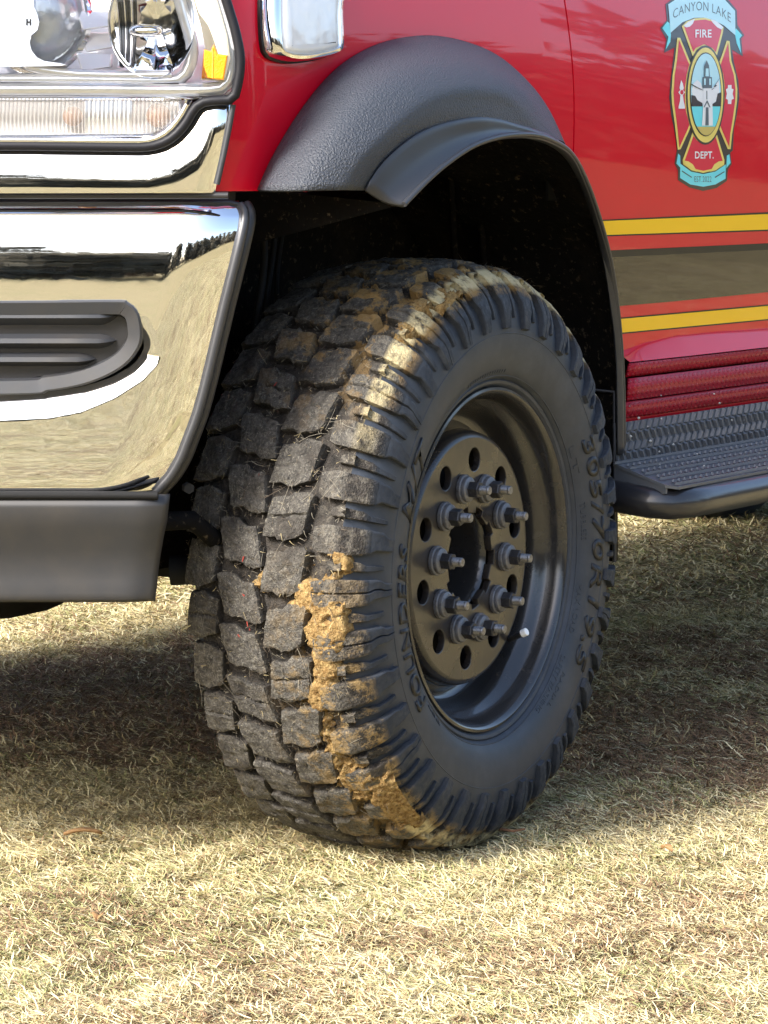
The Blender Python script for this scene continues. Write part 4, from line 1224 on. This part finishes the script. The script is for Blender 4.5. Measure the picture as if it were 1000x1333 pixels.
for a_mid, r0_, hg, sp__, tx in ((84, .288, .010, 12, 'TUBELESS'), (63, .286, .009, 10, 'LT'), (112, .286, .009, 16, 'MAX LOAD'), (140, .284, .008, 24, 'SAFETY WARNING'), (140, .296, .007, 14, 'RADIAL'), (352, .287, .005, 24, 'IIIIIIIIIIIIIIII'), (225, .288, .006, 10, 'DOT')):
    ring_text('small_lettering', tx, a_mid, r0_, hg, sp__, .0010, M['sole'])

# clay packed between the blocks
def mud_patch(blobs, name):
    da, do = R(.5), .003
    V, F = [], []
    a_lo = min(b[0]-2.2*b[2] for b in blobs); a_hi = max(b[0]+2.2*b[2] for b in blobs)
    o_lo = min(b[1]-2.2*b[3] for b in blobs); o_hi = min(.012, max(b[1]+2.2*b[3] for b in blobs))
    na, no = int((a_hi-a_lo)/.5)+1, int((o_hi-o_lo)/do)+1
    Hm = np.zeros((na, no))
    for i in range(na):
        for j in range(no):
            a = a_lo+i*.5; o_ = o_lo+j*do
            m_ = max(b[4]*(1-((a-b[0])/b[2])**2-((o_-b[1])/b[3])**2) for b in blobs)
            p = Vector((R(a)*.445*40, o_*40, 3.))
            nn = noise.noise(p)*.55+noise.noise(p*2.7)*.30+noise.noise(p*6.5)*.16
            m_ += nn*1.45-.12
            h = -.006+.033*min(max(m_, -.3), .66) + noise.noise(p*5)*.0034+noise.noise(p*11)*.0018
            Hm[i, j] = h
            if o_ < -.012: rb = base_r(o_); no_, nr_ = 0, 1
            else: rb = .4290+(.012-abs(o_))*-.3*0-.6*(o_+.012); no_, nr_ = .6, .8
            r_ = rb+nr_*h; oo = o_+no_*h*.6
            V.append((r_*math.sin(R(a)), -oo, r_*math.cos(R(a))))
    for i in range(na-1):
        for j in range(no-1):
            if max(Hm[i, j], Hm[i+1, j], Hm[i, j+1], Hm[i+1, j+1]) > -.003:
                F.append((i*no+j, (i+1)*no+j, (i+1)*no+j+1, i*no+j+1))
    o = wheel_part(name, V, F, M['mud'], tyre, 60, 'stuff')
    return o
mud_patch([(263, -.034, 11, .040, 1.3), (268, -.055, 6, .040, 1.1), (254, -.036, 7, .024, 1.1), (249, -.05, 7, .020, .9), (276, -.012, 4, .02, .8)], 'clay_mud')
mud_patch([(229, -.040, 8, .040, 1.1), (223, -.006, 9, .034, 1.35), (216, .002, 7, .024, 1.3), (237, -.055, 7, .020, .9)], 'clay_mud')
mud_patch([(272, -.126, 2.8, .024, .8)], 'clay_mud')
mud_patch([(334, -.02, 6, .022, .75), (341, -.0, 6, .018, .7), (341, -.13, 4, .03, .6), (340, -.19, 3.5, .025, .7), (352, -.03, 6, .02, .9), (326, -.012, 3.5, .014, .8)], 'clay_mud')

# dry grass fibres stuck to the tread
def tread_fibres(n):
    V, F, C = [], [], []
    for k in range(n):
        a = R(RNG.uniform(200, 385)); o_ = RNG.uniform(-.265, -.004)
        L_ = RNG.uniform(.003, .012) if RNG.random() < .965 else RNG.uniform(.025, .055)
        ph = RNG.uniform(0, math.pi); wdt = RNG.uniform(.0002, .00045)
        lift = RNG.uniform(-.002, .0025); curl = RNG.uniform(-.8, .8)
        r0_ = base_r(o_)+.0165+lift
        up = RNG.uniform(-.1, .18) if RNG.random() < .9 else RNG.uniform(.2, .9)
        b = len(V); x = 0.; y = 0.; h = 0.
        for s_ in range(4):
            t = s_/3; d_ = ph+curl*t
            for sg in (-1, 1):
                cx2 = x-math.sin(d_)*wdt*sg*(1-.7*t); oy2 = y+math.cos(d_)*wdt*sg*(1-.7*t)
                aa = a+cx2/.455; V.append(((r0_+h)*math.sin(aa), -(o_+oy2), (r0_+h)*math.cos(aa)))
            x += math.cos(d_)*L_/3; y += math.sin(d_)*L_/3; h += up*L_/3
        F += [(b, b+1, b+3, b+2), (b+2, b+3, b+5, b+4), (b+4, b+5, b+7, b+6)]
        u = RNG.random()
        c = np.array((.20, .18, .14)) if u < .45 else (np.array((.09, .07, .05)) if u < .90 else np.array((.38, .31, .17)))
        c = c*RNG.uniform(.7, 1.2); C += [tuple(c)]*8
    # red fibres along one groove
    for k in range(7):
        a = R(RNG.uniform(235, 312)); o_ = -.155+RNG.uniform(-.012, .012); b = len(V); r0_ = base_r(o_)+.018
        for t in (0, 1):
            for sg in (-1, 1):
                aa = a+t*RNG.uniform(.008, .018); V.append((r0_*math.sin(aa), -(o_+sg*.0008+t*RNG.uniform(-.004, .004)), r0_*math.cos(aa)))
        F.append((b, b+1, b+3, b+2)); C += [(.24, .04, .03)]*4
    me = bpy.data.meshes.new('grass_fibres'); me.from_pydata(V, [], F); me.update()
    a_ = me.color_attributes.new('Col', 'FLOAT_COLOR', 'POINT')
    a_.data.foreach_set('color', np.concatenate([np.array(C), np.ones((len(C), 1))], 1).astype(np.float32).ravel())
    return link('grass_fibres', me, M['blade'], tyre, 'stuff')
tread_fibres(4200)

# rim
rim_prof = [(.2600, -.012), (.2640, -.008), (.2655, -.002), (.2640, .0025), (.2600, .0035), (.2560, .0015), (.2530, -.004), (.2505, -.013), (.2490, -.024), (.2440, -.032), (.2370, -.037), (.2330, -.046),
            (.2300, -.060), (.2270, -.072), (.2200, -.080), (.2120, -.082), (.2060, -.078), (.2010, -.068), (.1985, -.060)]
wheel = wheel_part('front_wheel', *lathe_geo(rim_prof, 128), M['barrel_black'], None, 40)
wheel['label'] = 'black steel wheel with ten studs and a white valve cap'
OD = -.0332; HOLE_A = .0857
def flat_curve(splines, extr, bev):
    cu = bpy.data.curves.new('disc', 'CURVE'); cu.dimensions = '2D'; cu.fill_mode = 'BOTH'; cu.extrude = extr; cu.bevel_depth = bev; cu.bevel_resolution = 1
    for pts in splines:
        sp2 = cu.splines.new('POLY'); sp2.points.add(len(pts)-1); sp2.use_cyclic_u = True
        for q, p in zip(sp2.points, pts): q.co = (p[0], p[1], 0, 1)
    ob = bpy.data.objects.new('disc', cu); COL.objects.link(ob); bpy.context.view_layer.update()
    me = bpy.data.meshes.new_from_object(ob.evaluated_get(bpy.context.evaluated_depsgraph_get()))
    bpy.data.objects.remove(ob); bpy.data.curves.remove(cu); return me
circ = lambda cx, cy, r_, n=32, rx=1.0: [(cx+r_*rx*math.cos(2*math.pi*k/n), cy+r_*math.sin(2*math.pi*k/n)) for k in range(n)]
spl = [circ(0, 0, .186, 96)]
for k in range(10):
    A = HOLE_A+k*math.pi/5
    spl.append(circ(.1523*math.sin(A), .1523*math.cos(A), .0195, 28))
bore = []
for k in range(10):     # notched centre bore
    for da, r_ in ((-17, .0815), (-9, .0815), (-8.5, .0725), (8.5, .0725), (9, .0815)):
        A = HOLE_A+k*math.pi/5+R(18)+R(18+da); bore.append((r_*math.sin(A), r_*math.cos(A)))
spl.append(bore)
dm = flat_curve(spl, .0045, .0015)
for v in dm.vertices:
    x, y, z = v.co; v.co = (x, -(OD-.006)-z, y)
dm.shade_smooth(); dm.set_sharp_from_angle(angle=R(30))
dm.materials.clear(); dm.materials.append(M['wheel_black'])
disc = link('wheel_disc', dm, None, wheel)
wheel_part('disc_shoulder', *lathe_geo([(.1855, OD), (.1900, OD-.001), (.1940, OD-.006), (.1965, OD-.014), (.1980, OD-.030), (.1985, OD-.045)], 128), M['wheel_black'], wheel, 60)
wheel_part('hub_bore', *lathe_geo([(.074, OD-.012), (.070, OD-.016), (.068, OD-.03), (.066, OD-.09), (.03, OD-.10), (.001, OD-.10)], 64), M['barrel_black'], wheel, 40)
wheel_part('brake_drum', *lathe_geo([(.196, OD-.05), (.12, OD-.045), (.080, OD-.04)], 64), M['dark'], wheel, 40)
def stud_dir(k): return HOLE_A+R(18)+k*math.pi/5
def cyl_geo(prof, seg, c, rot=0.):
    V = [(c[0]+r_*math.cos(2*math.pi*k/seg+rot), -o_, c[1]+r_*math.sin(2*math.pi*k/seg+rot)) for r_, o_ in prof for k in range(seg)]
    F = grid_faces(len(prof), seg, True)+[tuple((len(prof)-1)*seg+k for k in range(seg))]
    return V, F
proto = {}
def add_proto(nm, prof, seg, m, smooth):
    V, F = cyl_geo(prof, seg, (0, 0)); me = mesh(nm, V, F, smooth); me.materials.append(m); proto[nm] = me
add_proto('lug_washer', [(.0215, OD), (.0225, OD+.001), (.0225, OD+.006), (.0215, OD+.007), (.0195, OD+.0072), (.0200, OD+.009), (.0190, OD+.0125), (.0160, OD+.0145), (.0120, OD+.0150)], 28, M['washer'], 35)
add_proto('lug_nut', [(.0128, OD+.014), (.0133, OD+.0150), (.0133, OD+.0295), (.0122, OD+.0310), (.0085, OD+.0312)], 6, M['steel_nut'], 20)
me = None
add_proto('wheel_stud', [(.0072, OD+.030), (.0072, OD+.0320)]+[(.0072-(.0005 if k % 2 else 0), OD+.033+.0008*k) for k in range(14)]+[(.0072, OD+.0455), (.0060, OD+.0475), (.0052, OD+.0476)], 16, M['stud'], 25)
for k in range(10):
    A = stud_dir(k)
    for nm in ('lug_washer', 'lug_nut', 'wheel_stud'):
        o = bpy.data.objects.new(nm, proto[nm]); COL.objects.link(o); o.parent = wheel
        o.location = (.1125*math.sin(A), 0, .1125*math.cos(A)); o.rotation_euler = (0, random.uniform(0, 1), 0)
# valve stem
va = R(138); vr = .176
base = Vector((.205*math.sin(va), .055, .205*math.cos(va))); tipv = Vector((.183*math.sin(va), -.005, .183*math.cos(va)))
va2 = wheel.matrix_basis
def wheel_px(px, py, off):
    n_ = Vector((math.sin(ST), -math.cos(ST), 0)); d = sight(px, py); P0 = Vector((0, 0, ZC))+n_*off
    p = CAM+d*((P0-CAM).dot(n_)/d.dot(n_))-Vector((0, 0, ZC))
    c, s_ = math.cos(-ST), math.sin(-ST)
    return Vector((c*p.x-s_*p.y, s_*p.x+c*p.y, p.z))
tip = wheel_px(686, 822, .0); b0 = wheel_px(664, 832, -.030); b1 = wheel_px(655, 826, -.05)
wheel_part('valve_stem', *tube_geo([b1, b0, b0.lerp(tip, .75)], .0050, 12), M['letter'], wheel, 60)
ax = (tip-b0).normalized()
wheel_part('valve_cap', *tube_geo([b0.lerp(tip, .72), b0.lerp(tip, .75), tip-ax*.001, tip], .0065, 14, rfun=lambda t: .0064 if t < .9 else .0055), M['cap_white'], wheel, 40)

# ------------------------------------------------------------------ running gear and the rest of the body (outside the picture or in shade)
ax_y = np.linspace(.26, 1.80, 12)
part('front_axle', *tube_geo([(0, y, .43) for y in ax_y], .055, 16), M['dark'], truck, 60)
dp = on_x(28, 770, 0.)
part('differential', *tube_geo([(-.20, dp.y, .42), (-.17, dp.y, .42), (-.08, dp.y, .425), (.02, dp.y, .43), (.12, dp.y, .43), (.2, dp.y, .43)], .1, 24, rfun=lambda t: float(np.interp(t, [0, .08, .3, .6, .9, 1], [.03, .09, .135, .14, .09, .05]))), M['dark'], truck, 60)
part('steering_knuckle', *box_geo((-.10, .20, .30), (.10, .34, .62)), M['dark'], truck, 0)
bl = part('frame_rail', *box_geo((-.70, .50, .52), (5.2, .60, .68)), M['dark'], truck, 0)
part('frame_rail', *box_geo((-.70, 1.45, .52), (5.2, 1.55, .68)), M['dark'], truck, 0)
part('floor_pan', *box_geo((.66, .16, .66), (5.2, 1.90, .70)), M['dark'], truck, 0)
hw = part('tie_rod', *tube_geo([FP(196, 770, -.22), FP(248, 768, -.22), FP(300, 766, -.2)], .022, 10), M['dark'], truck, 60)
part('sway_bar', *tube_geo([FP(190, 690, -.10), FP(236, 690, -.12), FP(262, 720, -.16)], .014, 10), M['liner'], truck, 60)
part('knuckle_bolt', *tube_geo([FP(236, 640, -.06), FP(241, 641, -.05)], .008, 6), M['dark'], truck, 0)
# far side front tyre, rear tyres
def simple_tyre(x, y0):
    pr = [(.26, 0), (.30, -.02), (.36, -.025), (.42, -.01), (.455, .03), (.455, .24), (.42, .27), (.36, .285), (.30, .28), (.26, .25)]
    V, F = lathe_geo([(r_, -o_) for r_, o_ in pr], 48); V = [(v[0]+x, v[1]+y0, v[2]+ZC) for v in V]
    t = part('rear_tyre' if x > 1 else 'right_front_tyre', V, F, M['sole'], truck, 60)
    return t
simple_tyre(0, 1.72); simple_tyre(4.2, .10); simple_tyre(4.2, 1.66)
def hull(name, prof_xz, y0, y1, m, inset_y=.0):
    o = part(name, *prism_geo(prof_xz, lambda a, b, h: Vector((a, h, b)), y0, y1), m, truck, 0)
    bevel(o, .03, 3); return o
hull('hood', [(-.58, 1.36), (-.54, 1.44), (.35, 1.52), (.35, 1.40)], .22, 1.80, M['red'])
hull('grille', [(-.90, .98), (-.88, 1.30), (-.80, 1.30), (-.80, .98)], .62, 1.42, M['chrome'])
hull('right_fender', [(-.80, .95), (-.80, 1.40), (.40, 1.46), (.40, .70), (.60, .70), (.60, 1.1), (-.4, 1.1), (-.6, .95)], 1.90, 1.99, M['red'])
hull('cab', [(.42, 1.53), (.98, 2.05), (2.35, 2.08), (2.62, 1.5), (2.62, .70), (1.60, .70), (1.60, 1.50)], .16, 1.90, M['red'])
hull('engine_bay', [(-.55, .80), (-.55, 1.33), (.36, 1.39), (.36, .80)], .66, 1.85, M['dark'])
hull('right_door', [(.44, .62), (.44, 1.5), (2.6, 1.5), (2.6, .62)], 1.93, 1.99, M['red'])
hull('utility_bed', [(2.72, .80), (2.72, 1.60), (5.4, 1.60), (5.4, .80)], .08, 2.0, M['red'])
hull('cab_floor', [(.60, .60), (.60, .75), (2.6, .75), (2.6, .60)], .13, 1.9, M['dark'])
part('bumper_back', *box_geo((-.62, .30, .50), (-.55, 1.9, .95)), M['dark'], truck, 0)
# the right half of the bumper, mirrored shape out of the picture
rb_ = [FP(-420, 300, 0), FP(-420, 640, 0)]
V = []
for z in (rb_[1].z, rb_[0].z):
    for (x, y) in ((rb_[0].x+.0, rb_[0].y), (-.86, 1.0), (-.84, 1.35), (-.60, 1.92), (-.5, 1.95)): V.append((x, y, z))
V2 = [(x, y, z) for z in (.442, .60) for x, y in ((rb_[0].x, rb_[0].y), (-.84, 1.0), (-.82, 1.35), (-.60, 1.92), (-.5, 1.95))]
solidify(part('right_air_dam', V2, grid_faces(2, 5), M['dam_plastic'], truck, 30), .012)
rbump = part('bumper_right_half', V, grid_faces(2, 5), M['chrome'], bumper, 30); solidify(rbump, .01)

# ------------------------------------------------------------------ grass
def grass():
    fx, fy = math.cos(YAW), math.sin(YAW)
    rx, ry = fy, -fx
    Cx, Cy = CAM.x, CAM.y
    B = []
    for d0, d1, dens, w_, segs in ((3.3, 5.2, 134000, .88, 2), (5.2, 7.2, 50000, 1.12, 2), (7.2, 10.5, 9500, 1.9, 2), (10.5, 18, 1800, 3.0, 2)):
        hw0, hw1 = d0*.135+.28, d1*.135+.28
        n = int(dens*(d1-d0)*(hw0+hw1))
        d = RNG.uniform(d0, d1, n); l = RNG.uniform(-1, 1, n)*(d*.135+.28)
        B.append((d, l, np.full(n, w_), segs))
    gz = lambda px, py: CAM+sight(px, py)*(-CAM.z/sight(px, py).z)
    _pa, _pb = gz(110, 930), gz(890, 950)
    def vnoise(x, y, s_, seed):
        # cheap value noise
        gx = x*s_+seed*17.3; gy = y*s_+seed*9.7
        i = np.floor(gx).astype(int); j = np.floor(gy).astype(int); fx_ = gx-i; fy_ = gy-j
        fx_ = fx_*fx_*(3-2*fx_); fy_ = fy_*fy_*(3-2*fy_)
        h = lambda a, b: (np.sin(a*127.1+b*311.7+seed)*43758.5453) % 1.0
        return (h(i, j)*(1-fx_)+h(i+1, j)*fx_)*(1-fy_)+(h(i, j+1)*(1-fx_)+h(i+1, j+1)*fx_)*fy_
    def blades(x, y, wd, segs, base):
        n = len(x); brown_mask = np.zeros(n)
        patch = vnoise(x, y, 2.2, 1)*.6+vnoise(x, y, 7, 2)*.4
        tuft = vnoise(x, y, 14, 3)*.6+vnoise(x, y, 33, 5)*.4
        L_ = RNG.uniform(.012, .036, n)*(.7+.7*tuft)*np.sqrt(wd)
        th = np.radians(np.clip(RNG.normal(77, 12, n), 25, 89))
        ph = RNG.uniform(0, 2*np.pi, n)+2.0*(vnoise(x, y, 5, 4)-.5)
        curl = RNG.normal(0, 1.0, n)
        w_ = RNG.uniform(.0006, .0013, n)*wd
        z0 = RNG.uniform(-.004, .010, n)+.012*(tuft-.4)
        nl = segs+1
        rowsV = []
        cx, cy, cz = x.copy(), y.copy(), z0.copy()
        P = np.zeros((n, nl*2-1, 3))
        for s_ in range(nl):
            t = s_/segs
            a = ph+curl*t
            th_t = np.clip(th+.5*t, 0, 1.72)
            ww = w_*(1-.55*t)
            if s_ < segs:
                P[:, 2*s_, :] = np.stack([cx-np.sin(a)*ww, cy+np.cos(a)*ww, cz], 1)
                P[:, 2*s_+1, :] = np.stack([cx+np.sin(a)*ww, cy-np.cos(a)*ww, cz+ww*.6], 1)
            else:
                P[:, 2*s_, :] = np.stack([cx, cy, cz], 1)
            st = L_/segs
            cx = cx+np.cos(a)*np.sin(th_t)*st; cy = cy+np.sin(a)*np.sin(th_t)*st; cz = np.maximum(cz+np.cos(th_t)*st, .001)
        nv = nl*2-1
        idx = (np.arange(n)*nv)[:, None]+base
        tris = []
        for s_ in range(segs):
            if s_ < segs-1:
                tris.append(np.concatenate([idx+2*s_, idx+2*s_+1, idx+2*s_+3], 1)); tris.append(np.concatenate([idx+2*s_, idx+2*s_+3, idx+2*s_+2], 1))
            else:
                tris.append(np.concatenate([idx+2*s_, idx+2*s_+1, idx+2*s_+2], 1))
        # colours: straw, bleached straw, brown, a little green
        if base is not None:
            for bx_, by_, rad in ((float(_pa.x), float(_pa.y), .75), (float(_pb.x), float(_pb.y), .70), (float(_pb.x)+.9, float(_pb.y)-.05, .6)):  # blade colour shifts to brown inside three irregular patches
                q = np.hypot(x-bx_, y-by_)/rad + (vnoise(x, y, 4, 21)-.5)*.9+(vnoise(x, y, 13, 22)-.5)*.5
                brown_mask = np.maximum(brown_mask, np.clip((1.0-q)*2.2, 0, .75))
        u = RNG.random(n)
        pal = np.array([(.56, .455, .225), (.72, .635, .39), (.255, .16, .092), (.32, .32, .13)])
        g_amt = np.clip((vnoise(x, y, 3.3, 7)*.6+vnoise(x, y, 11, 8)*.4-.40)*1.2, 0.03, .26)
        b_amt = np.clip((vnoise(x, y, 2.6, 9)*.6+vnoise(x, y, 9, 10)*.4-.50)*1.8, .09, .42)
        b_amt = np.maximum(b_amt, brown_mask); g_amt = g_amt*(1-brown_mask)
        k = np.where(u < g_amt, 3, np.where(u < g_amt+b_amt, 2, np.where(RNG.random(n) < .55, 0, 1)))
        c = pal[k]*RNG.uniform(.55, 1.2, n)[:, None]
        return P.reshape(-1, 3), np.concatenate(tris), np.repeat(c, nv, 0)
    def build(name, groups):
        allV, allF, allC = [], [], []; base = 0
        for x, y, wd, segs in groups:
            v, f, c = blades(x, y, wd, segs, base)
            allV.append(v); allF.append(f); allC.append(c); base += len(v)
        V = np.concatenate(allV).astype(np.float32); T = np.concatenate(allF).astype(np.int32); C = np.concatenate(allC)
        me = bpy.data.meshes.new(name)
        me.vertices.add(len(V)); me.vertices.foreach_set('co', V.ravel())
        me.loops.add(T.size); me.loops.foreach_set('vertex_index', T.ravel())
        me.polygons.add(len(T)); me.polygons.foreach_set('loop_start', np.arange(0, T.size, 3, dtype=np.int32))
        me.update(calc_edges=True)
        a = me.color_attributes.new('Col', 'FLOAT_COLOR', 'POINT')
        a.data.foreach_set('color', np.concatenate([C, np.ones((len(C), 1))], 1).astype(np.float32).ravel())
        me.materials.append(M['blade'])
        return me
    groups = []
    for d, l, wd, segs in B:
        x = Cx+fx*d+rx*l; y = Cy+fy*d+ry*l
        # not inside the tyre footprint
        lx = x*math.cos(-ST)-y*math.sin(-ST); ly = x*math.sin(-ST)+y*math.cos(-ST)
        keep = ~((np.abs(lx) < .085) & (ly > -.015) & (ly < .255))
        groups.append((x[keep], y[keep], wd[keep], segs))
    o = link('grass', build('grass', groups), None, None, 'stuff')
    o['label'] = 'short dry straw-coloured lawn with a little green under and in front of the truck'; o['category'] = 'grass'
    # the lawn goes on to both sides: round patches of the same turf
    n = 26000
    rr = .62*np.sqrt(RNG.random(n)); aa = RNG.uniform(0, 2*np.pi, n)
    tile = link('grass', build('turf_patch', [(rr*np.cos(aa), rr*np.sin(aa), np.full(n, 1.35), 2)]), None, None, 'stuff')
    pts = []
    for i in range(-16, 20):
        for j in range(-16, 20):
            x = (i+.5*(j % 2))*.80+RNG.uniform(-.1, .1); y = j*.70+RNG.uniform(-.1, .1)
            d = (x-Cx)*fx+(y-Cy)*fy; l = abs((x-Cx)*rx+(y-Cy)*ry)
            if (x*x+y*y) > 64 or (d > 2.75 and d < 17 and l < d*.135+.55): continue
            pts.append((x, y, 0))
    tile.location = pts.pop(0)
    tile['label'] = 'round patch of dry turf at the edge of the lawn'; tile['category'] = 'grass'
    ng = bpy.data.node_groups.new('turf', 'GeometryNodeTree')
    ng.interface.new_socket('Geometry', in_out='INPUT', socket_type='NodeSocketGeometry')
    ng.interface.new_socket('Geometry', in_out='OUTPUT', socket_type='NodeSocketGeometry')
    gi = ng.nodes.new('NodeGroupInput'); go = ng.nodes.new('NodeGroupOutput')
    ip = ng.nodes.new('GeometryNodeInstanceOnPoints'); oi = ng.nodes.new('GeometryNodeObjectInfo')
    oi.inputs['Object'].default_value = tile
    rv = ng.nodes.new('FunctionNodeRandomValue'); rv.data_type = 'FLOAT_VECTOR'
    rv.inputs[0].default_value = (0, 0, 0); rv.inputs[1].default_value = (0, 0, 6.28)
    ng.links.new(gi.outputs[0], ip.inputs['Points']); ng.links.new(oi.outputs['Geometry'], ip.inputs['Instance'])
    ng.links.new(rv.outputs[0], ip.inputs['Rotation']); ng.links.new(ip.outputs[0], go.inputs[0])
    pm = bpy.data.meshes.new('turf_points'); pm.from_pydata(pts, [], [])
    wide = link('grass', pm, None, None, 'stuff')
    wide['label'] = 'dry straw-coloured lawn stretching away on both sides of the truck'; wide['category'] = 'grass'
    wide.modifiers.new('turf', 'NODES').node_group = ng
grass()

# ------------------------------------------------------------------ litter on the lawn and a stalk on the tyre
M['twig'] = mat('brown_twig', (.20, .10, .05), .8, bumps=[(300, .5, .002)])
M['dead_leaf'] = mat('dead_leaf', (.30, .17, .07), .75, bumps=[(200, .5, .002)])
def on_ground(px, py, z=.018):
    d = sight(px, py); return CAM + d*((z-CAM.z)/d.z)
tw = part('twig', *tube_geo([on_ground(640, 1081, .020), on_ground(652, 1079, .026), on_ground(668, 1082, .024), on_ground(684, 1079, .030)], .0026, 6, rfun=lambda t: .0030-.0014*t), M['twig'], None)
tw['label'] = 'short reddish-brown twig lying on the lawn right of the tyre'; tw['category'] = 'twig'
def leaf(px, py, L_, w_, az, label):
    c = on_ground(px, py, .024); V = []; n = 7
    for i in range(n):
        t = i/(n-1); ww = w_*math.sin(math.pi*min(max(t, .04), .97))**.8
        for s_ in (-1, 0, 1):
            x = (t-.5)*L_; y = s_*ww
            z = .006*math.sin(3*t)+(.004 if s_ else -.001)
            V.append((c.x+x*math.cos(az)-y*math.sin(az), c.y+x*math.sin(az)+y*math.cos(az), c.z+z))
    o = solidify(part('dead_leaf', V, grid_faces(n, 3), M['dead_leaf'], None, 60), .0006)
    o['label'] = label; o['category'] = 'leaf'; o['group'] = 'dead leaves on the lawn'
leaf(108, 1087, .060, .010, -.9, 'long brown dead leaf on the lawn left of the tyre')
leaf(128, 1197, .030, .009, .5, 'small dark brown leaf in the near grass at lower left')
leaf(868, 1108, .026, .007, 1.2, 'small pale brown leaf in the grass at right')
_o = [wheel_px(244, 818, -.26)+Vector((-.012, 0, 0)), wheel_px(268, 806, -.25)+Vector((-.012, 0, 0)), wheel_px(300, 795, -.22)+Vector((-.015, 0, 0)), wheel_px(322, 789, -.20)+Vector((-.012, 0, 0))]
wheel_part('straw_stalk', *tube_geo(resample(_o, 14), .0011, 6), M['dry_clay'], tyre, 60)
